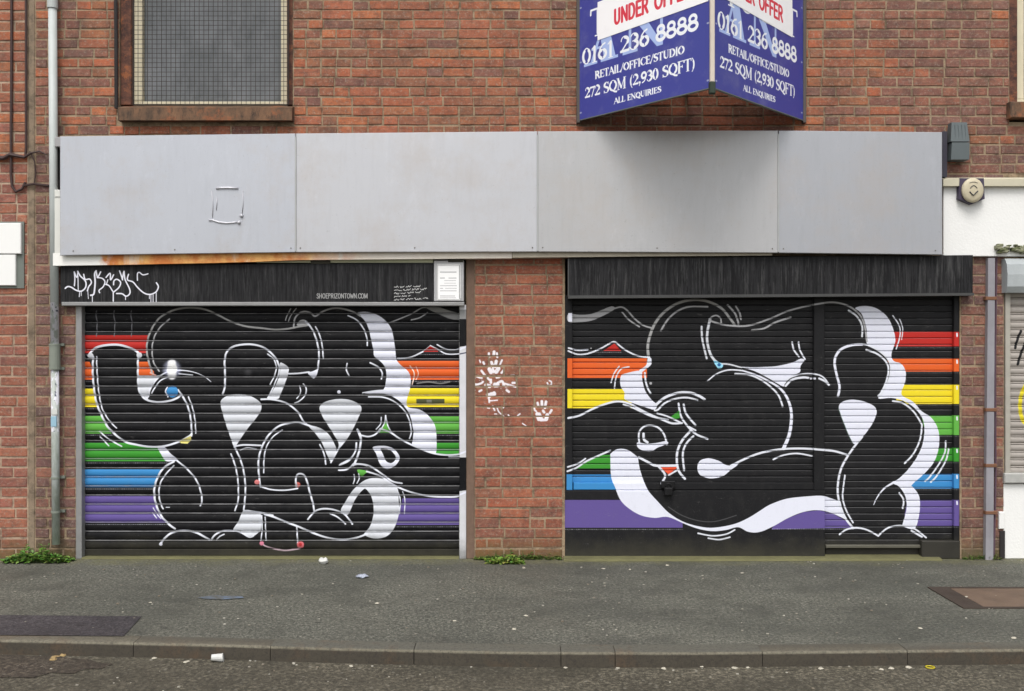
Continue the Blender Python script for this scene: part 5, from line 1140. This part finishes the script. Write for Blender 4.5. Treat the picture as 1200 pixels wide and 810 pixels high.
g = MB(); yy = by-.031; g.tube([(bx-.03, yy, bz-.012), (bx-.005, yy-.002, bz-.04), (bx+.03, yy, bz-.008)], .0045, 6); g.tube([(bx-.025+.05*i/8, yy, bz+.012+.02*math.sin(math.pi*i/8)) for i in range(9)], .0028, 6); g.tube([(bx-.03+.06*i/8, by-.028, bz+.05+.008*math.sin(math.pi*i/8)) for i in range(9)], .002, 6); part('emblem', g, plain('dark_grey_print', rgb8(70, 70, 72), .6), bb)

# grey two-part housing above the bell
lb = thing('alarm_housing', 'dark grey green two-part plastic housing on the brick above the round bell', 'housing', (X(1125, .1), -.05, Z(188, .1)))
M_hou = plain('grey_green_plastic', rgb8(86, 94, 96), .55, 0, .12, 20)
def taper(m, xt0, xt1, xb0, xb1, zt, zb, yt, yb):
    m.add([(xb0, yb, zb), (xb1, yb, zb), (xb1, -.001, zb), (xb0, -.001, zb), (xt0, yt, zt), (xt1, yt, zt), (xt1, -.001, zt), (xt0, -.001, zt)], [(0,3,2,1),(4,5,6,7),(0,1,5,4),(1,2,6,5),(2,3,7,6),(3,0,4,7)])
q_ = .1
g = MB(); taper(g, X(1118,q_), X(1136,q_), X(1115,q_), X(1137,q_), Z(142,q_), Z(165.5,q_), -.06, -.09); part('lid', g, M_hou, lb)
g = MB(); taper(g, X(1116,q_), X(1136.5,q_), X(1114.5,q_), X(1136,q_), Z(166.8,q_), Z(187,q_), -.095, -.10); part('lower_housing', g, M_hou, lb)
g = MB()
for a in (1121, 1125, 1129, 1133): g.tube([(X(a, q_), -.085, Z(163, q_)), (X(a+.4, q_), -.067, Z(145, q_))], .0025, 5)
part('ridges', g, M_hou, lb)

# ---------------------------------------------------------------- weeds
def leaf_mat(name, a, b):
    nt = NT(name); at = nt.new('ShaderNodeAttribute', attribute_name='tint'); c = nt.mix(at.outputs['Color'], tuple(v*.6 for v in a), nt.noise(60, 3)); nt.b.inputs['Subsurface Weight'].default_value = 0
    return nt.set(c, .5, 0., .4)
M_leaf = leaf_mat('weed_leaf', rgb8(84, 122, 50), rgb8(110, 140, 60))
def weeds(name, label, x0, x1, y0, y1, n, hmax, size, seed, cols, z=0.):
    rng = random.Random(seed); m = MB(); st = MB()
    for _ in range(n):
        t = rng.random(); x = x0+(x1-x0)*t; y = y0+(y1-y0)*rng.random()**.8; env = (math.sin(math.pi*min(max(t, .03), .97))**.5)*(.6+.4*math.sin(t*17+seed)**2)
        k = rng.randrange(4, 9); h = hmax*env*(rng.uniform(.2, .8) if rng.random() < .85 else rng.uniform(.9, 1.5))
        top = Vector((x+rng.uniform(-.02, .02), y+rng.uniform(-.03, .01), z+h)); st.tube([(x, y, z), tuple(top)], .0016, 4, False)
        for j in range(k):
            f = rng.uniform(.3, 1.05); p = Vector((x, y, z)).lerp(top, f); a = rng.uniform(0, 2*math.pi); s = size*rng.uniform(.5, 1.25)
            d = Vector((math.cos(a), math.sin(a)*.8, rng.uniform(-.2, .6))).normalized(); u = d.cross(Vector((0, 0, 1))).normalized()*s*.36; up = Vector((0, 0, 1))*s*.12
            m.cur = tuple(v*rng.uniform(.6, 1.25) for v in rng.choice(cols))
            mid = p + d*s*.5 + up; m.add([tuple(p), tuple(mid+u), tuple(p+d*s), tuple(mid-u), tuple(mid-up*1.1)], [(0, 1, 4), (1, 2, 4), (2, 3, 4), (3, 0, 4)])
    t = thing(name, label, 'weeds', ((x0+x1)/2, (y0+y1)/2, z)); part('foliage', m, M_leaf, t, stuff=True); st.cur = None; part('stems', st, plain('weed_stem', rgb8(70, 92, 46), .7), t, stuff=True)
GRN_L = [rgb8(120,164,62), rgb8(100,146,54), rgb8(140,178,76), rgb8(80,120,48), rgb8(156,184,96)]
weeds('weed_clump', 'bushy bright green weeds at the foot of the drainpipe', X(17), X(90), -.02, -.16, 190, .10, .034, 3, GRN_L)
GRN_M = [rgb8(104,122,52), rgb8(88,108,46), rgb8(124,138,62), rgb8(74,88,42)]
weeds('weed_clump', 'low mossy weeds along the foot of the middle brick pier', X(556), X(658), -.004, -.03, 150, .05, .018, 7, GRN_M)
weeds('weed_clump', 'small lime green weed tuft on the pavement before the middle pier', X(572), X(612), -.05, -.17, 90, .04, .032, 13, [rgb8(140,164,70), rgb8(120,146,60), rgb8(160,176,90)])
weeds('weed_clump', 'thin dull weeds at the foot of the brick strip by the conduit', X(1128), X(1170), -.003, -.03, 40, .045, .016, 9, GRN_M)
g = MB(); rm = random.Random(6)
for i in range(260):
    x = X(1164)+rm.random()*1.2; zc = Z(291, .09)+rm.uniform(-.03, .028); m_ = .009*rm.uniform(.4, 1.3); g.cur = rm.choice([rgb8(150,150,122), rgb8(128,132,96), rgb8(168,166,142), rgb8(108,112,78)]); g.box(x-m_*2, x+m_*2, -.07-rm.random()*.012, -.04, zc-m_, zc+m_, .005)
o = solo('moss_growth', g, leaf_mat('moss', rgb8(90,98,60), rgb8(100,104,70)), 'green moss growing along the bottom right of the white fascia', 'moss'); o['kind'] = 'stuff'

# ---------------------------------------------------------------- litter
M_paper = plain('crumpled_white', rgb8(200, 200, 196), .6, 0, .08, 30, .001, .2)
def crumple(x, y, z, sx, sy, sz, seed):
    rng = random.Random(seed); m = MB(); bm = bmesh.new(); bmesh.ops.create_icosphere(bm, subdivisions=2, radius=1)
    vv = [(x+v.co.x*sx*rng.uniform(.6, 1.1), y+v.co.y*sy*rng.uniform(.6, 1.1), max(z+sz*.8+v.co.z*sz*rng.uniform(.5, 1.1), z+.001)) for v in bm.verts]
    m.add(vv, [tuple(v.index for v in f.verts) for f in bm.faces]); bm.free(); return m
def at(px, py, h=0.): return gx(px, py, h), gy(py, h)
x, y = at(379, 661); solo('crumpled_cup', crumple(x, y, 0, .042, .03, .03, 1), M_paper, 'crumpled white paper cup lying against the left shutter', 'litter', origin=(x, y, 0))
x, y = at(424, 677); solo('plastic_wrapper', crumple(x, y, 0, .05, .04, .016, 2), plain('clear_grey_plastic', rgb8(158, 164, 178), .25), 'crumpled clear plastic wrapper on the pavement before the left shutter', 'litter', origin=(x, y, 0))
x, y = at(254, 776, RZ); cup = thing('paper_cup', 'small white paper cup lying in the gutter at the left', 'litter', (x, y, RZ))
g = MB(); g.tube([(x-.028, y, RZ+.024), (x+.028, y+.01, RZ+.02)], [.016, .022], 12); part('cup_body', g, M_paper, cup)
g = MB(); g.tube([(x+.028, y+.01, RZ+.02), (x+.031, y+.0105, RZ+.0205)], .0235, 12); part('cup_rim', g, M_paper, cup)
g = MB(); x, y = at(1090, 783, RZ); g.tube([(x+.022*math.cos(a*.5236), y+.02*math.sin(a*.5236), RZ+.005) for a in range(13)], .0035, 6, False); solo('plastic_ring', g, plain('yellow_plastic', rgb8(186, 170, 40), .4), 'yellow plastic ring lying in the gutter at the right', 'litter', smooth=True)
rl = random.Random(15)
def flake(x, y, z, s, col):
    m = MB(); n = rl.randrange(5, 8); a0 = rl.random()*6; pts = [(x+s*rl.uniform(.5, 1.1)*math.cos(a0+2*math.pi*k/n), y+s*rl.uniform(.5, 1.1)*math.sin(a0+2*math.pi*k/n)) for k in range(n)]
    h = .003+s*rl.uniform(.05, .3)
    m.add([(p[0], p[1], z+.001+rl.random()*h*.5) for p in pts] + [(x+(p[0]-x)*.7, y+(p[1]-y)*.7, z+h*rl.uniform(.7, 1.2)) for p in pts], [tuple(range(n, 2*n))] + [(i, (i+1) % n, n+(i+1) % n, n+i) for i in range(n)]); return m
M_scrap = plain('pale_scrap', rgb8(186, 180, 164), .7, 0, .1, 40, .001, .3); M_lf = plain('dead_leaf', rgb8(150, 128, 88), .8, 0, .2, 40)
ORD = 'first second third fourth fifth sixth seventh eighth ninth tenth eleventh twelfth thirteenth fourteenth'.split()
for i, (px, py) in enumerate(sorted(((411,780),(663,782),(724,783),(778,783),(822,781),(962,783),(1033,784),(1045,783),(1065,782),(860,782),(876,782),(219,775),(180,771)))):
    x, y = at(px, py+1, RZ); solo('paper_scrap', flake(x, y, RZ, rl.uniform(.012, .022), None), M_scrap, 'small pale scrap of litter lying in the gutter, %s from the left' % ORD[i], 'litter', 'pale scraps in the gutter', origin=(x, y, RZ))
for i, (px, py) in enumerate(((62,774),(66,770),(71,767),(75,768),(64,771))):
    x, y = at(px, py, RZ); solo('dead_leaf', flake(x, y, RZ, rl.uniform(.02, .03), None), M_lf, 'yellowish dead leaf of the gutter heap, %s' % ('the leftmost one', 'in its middle, at the front', 'nearest the kerb', 'the rightmost one', 'in its middle, behind')[i], 'leaf', 'dead leaves heaped in the gutter', origin=(x, y, RZ))
for i, (px, py) in enumerate(sorted(((617,722),(533,728),(602,738),(442,708),(707,667),(614,666),(782,663),(1078,737),(1132,700),(1136,706),(1188,748),(738,668),(870,672),(176,707)))):
    x, y = at(px, py); solo('paper_scrap', flake(x, y, 0, rl.uniform(.012, .02), None), M_scrap, 'small pale scrap lying on the pavement, %s such scrap from the left' % ORD[i], 'litter', 'pale scraps on the pavement', origin=(x, y, 0))
g = MB()
for i in range(420):
    r_ = rl.random()
    if r_ < .65: x, y, z = rl.uniform(-4.2, 4.2), rl.uniform(yk(0)+.2, -.05), 0.
    else: x = rl.uniform(-3.4, 3.4); y, z = yk(x)-.01-rl.random()**2*.9, RZ
    s = rl.uniform(.002, .007); g.cur = rl.choice([rgb8(170,166,150), rgb8(140,134,120), rgb8(190,186,172), rgb8(120,104,80)]); g.box(x-s, x+s, y-s*.8, y+s*.8, z, z+s*.8, .001)
o = struct('grit', g, leaf_mat('grit', rgb8(160,156,146), rgb8(170,166,150))); o['kind'] = 'stuff'; o['label'] = 'pale grit and tiny chips scattered on the pavement and gutter'; o['category'] = 'grit'
# faded blue marking sprayed on the pavement
def blue_mat():
    nt = NT('faded_blue_paint'); c = nt.mix(rgb8(98, 116, 140), rgb8(84, 84, 79), nt.ramp(nt.noise(30, 6, .8, stretch=(.5, 2, 1)), (.40, 0.), (.52, 1.))); nt.bump(nt.noise(150, 3), .004); return nt.set(c, .85)
g = MB(); pts = [(232, 701), (250, 698.5), (284, 699.5), (286, 701.5), (262, 703.5), (240, 702.5)]; g.add([at(a, b) + (.0042,) for a, b in pts], [tuple(range(6))]); struct('paint_mark', g, blue_mat(), pavement)
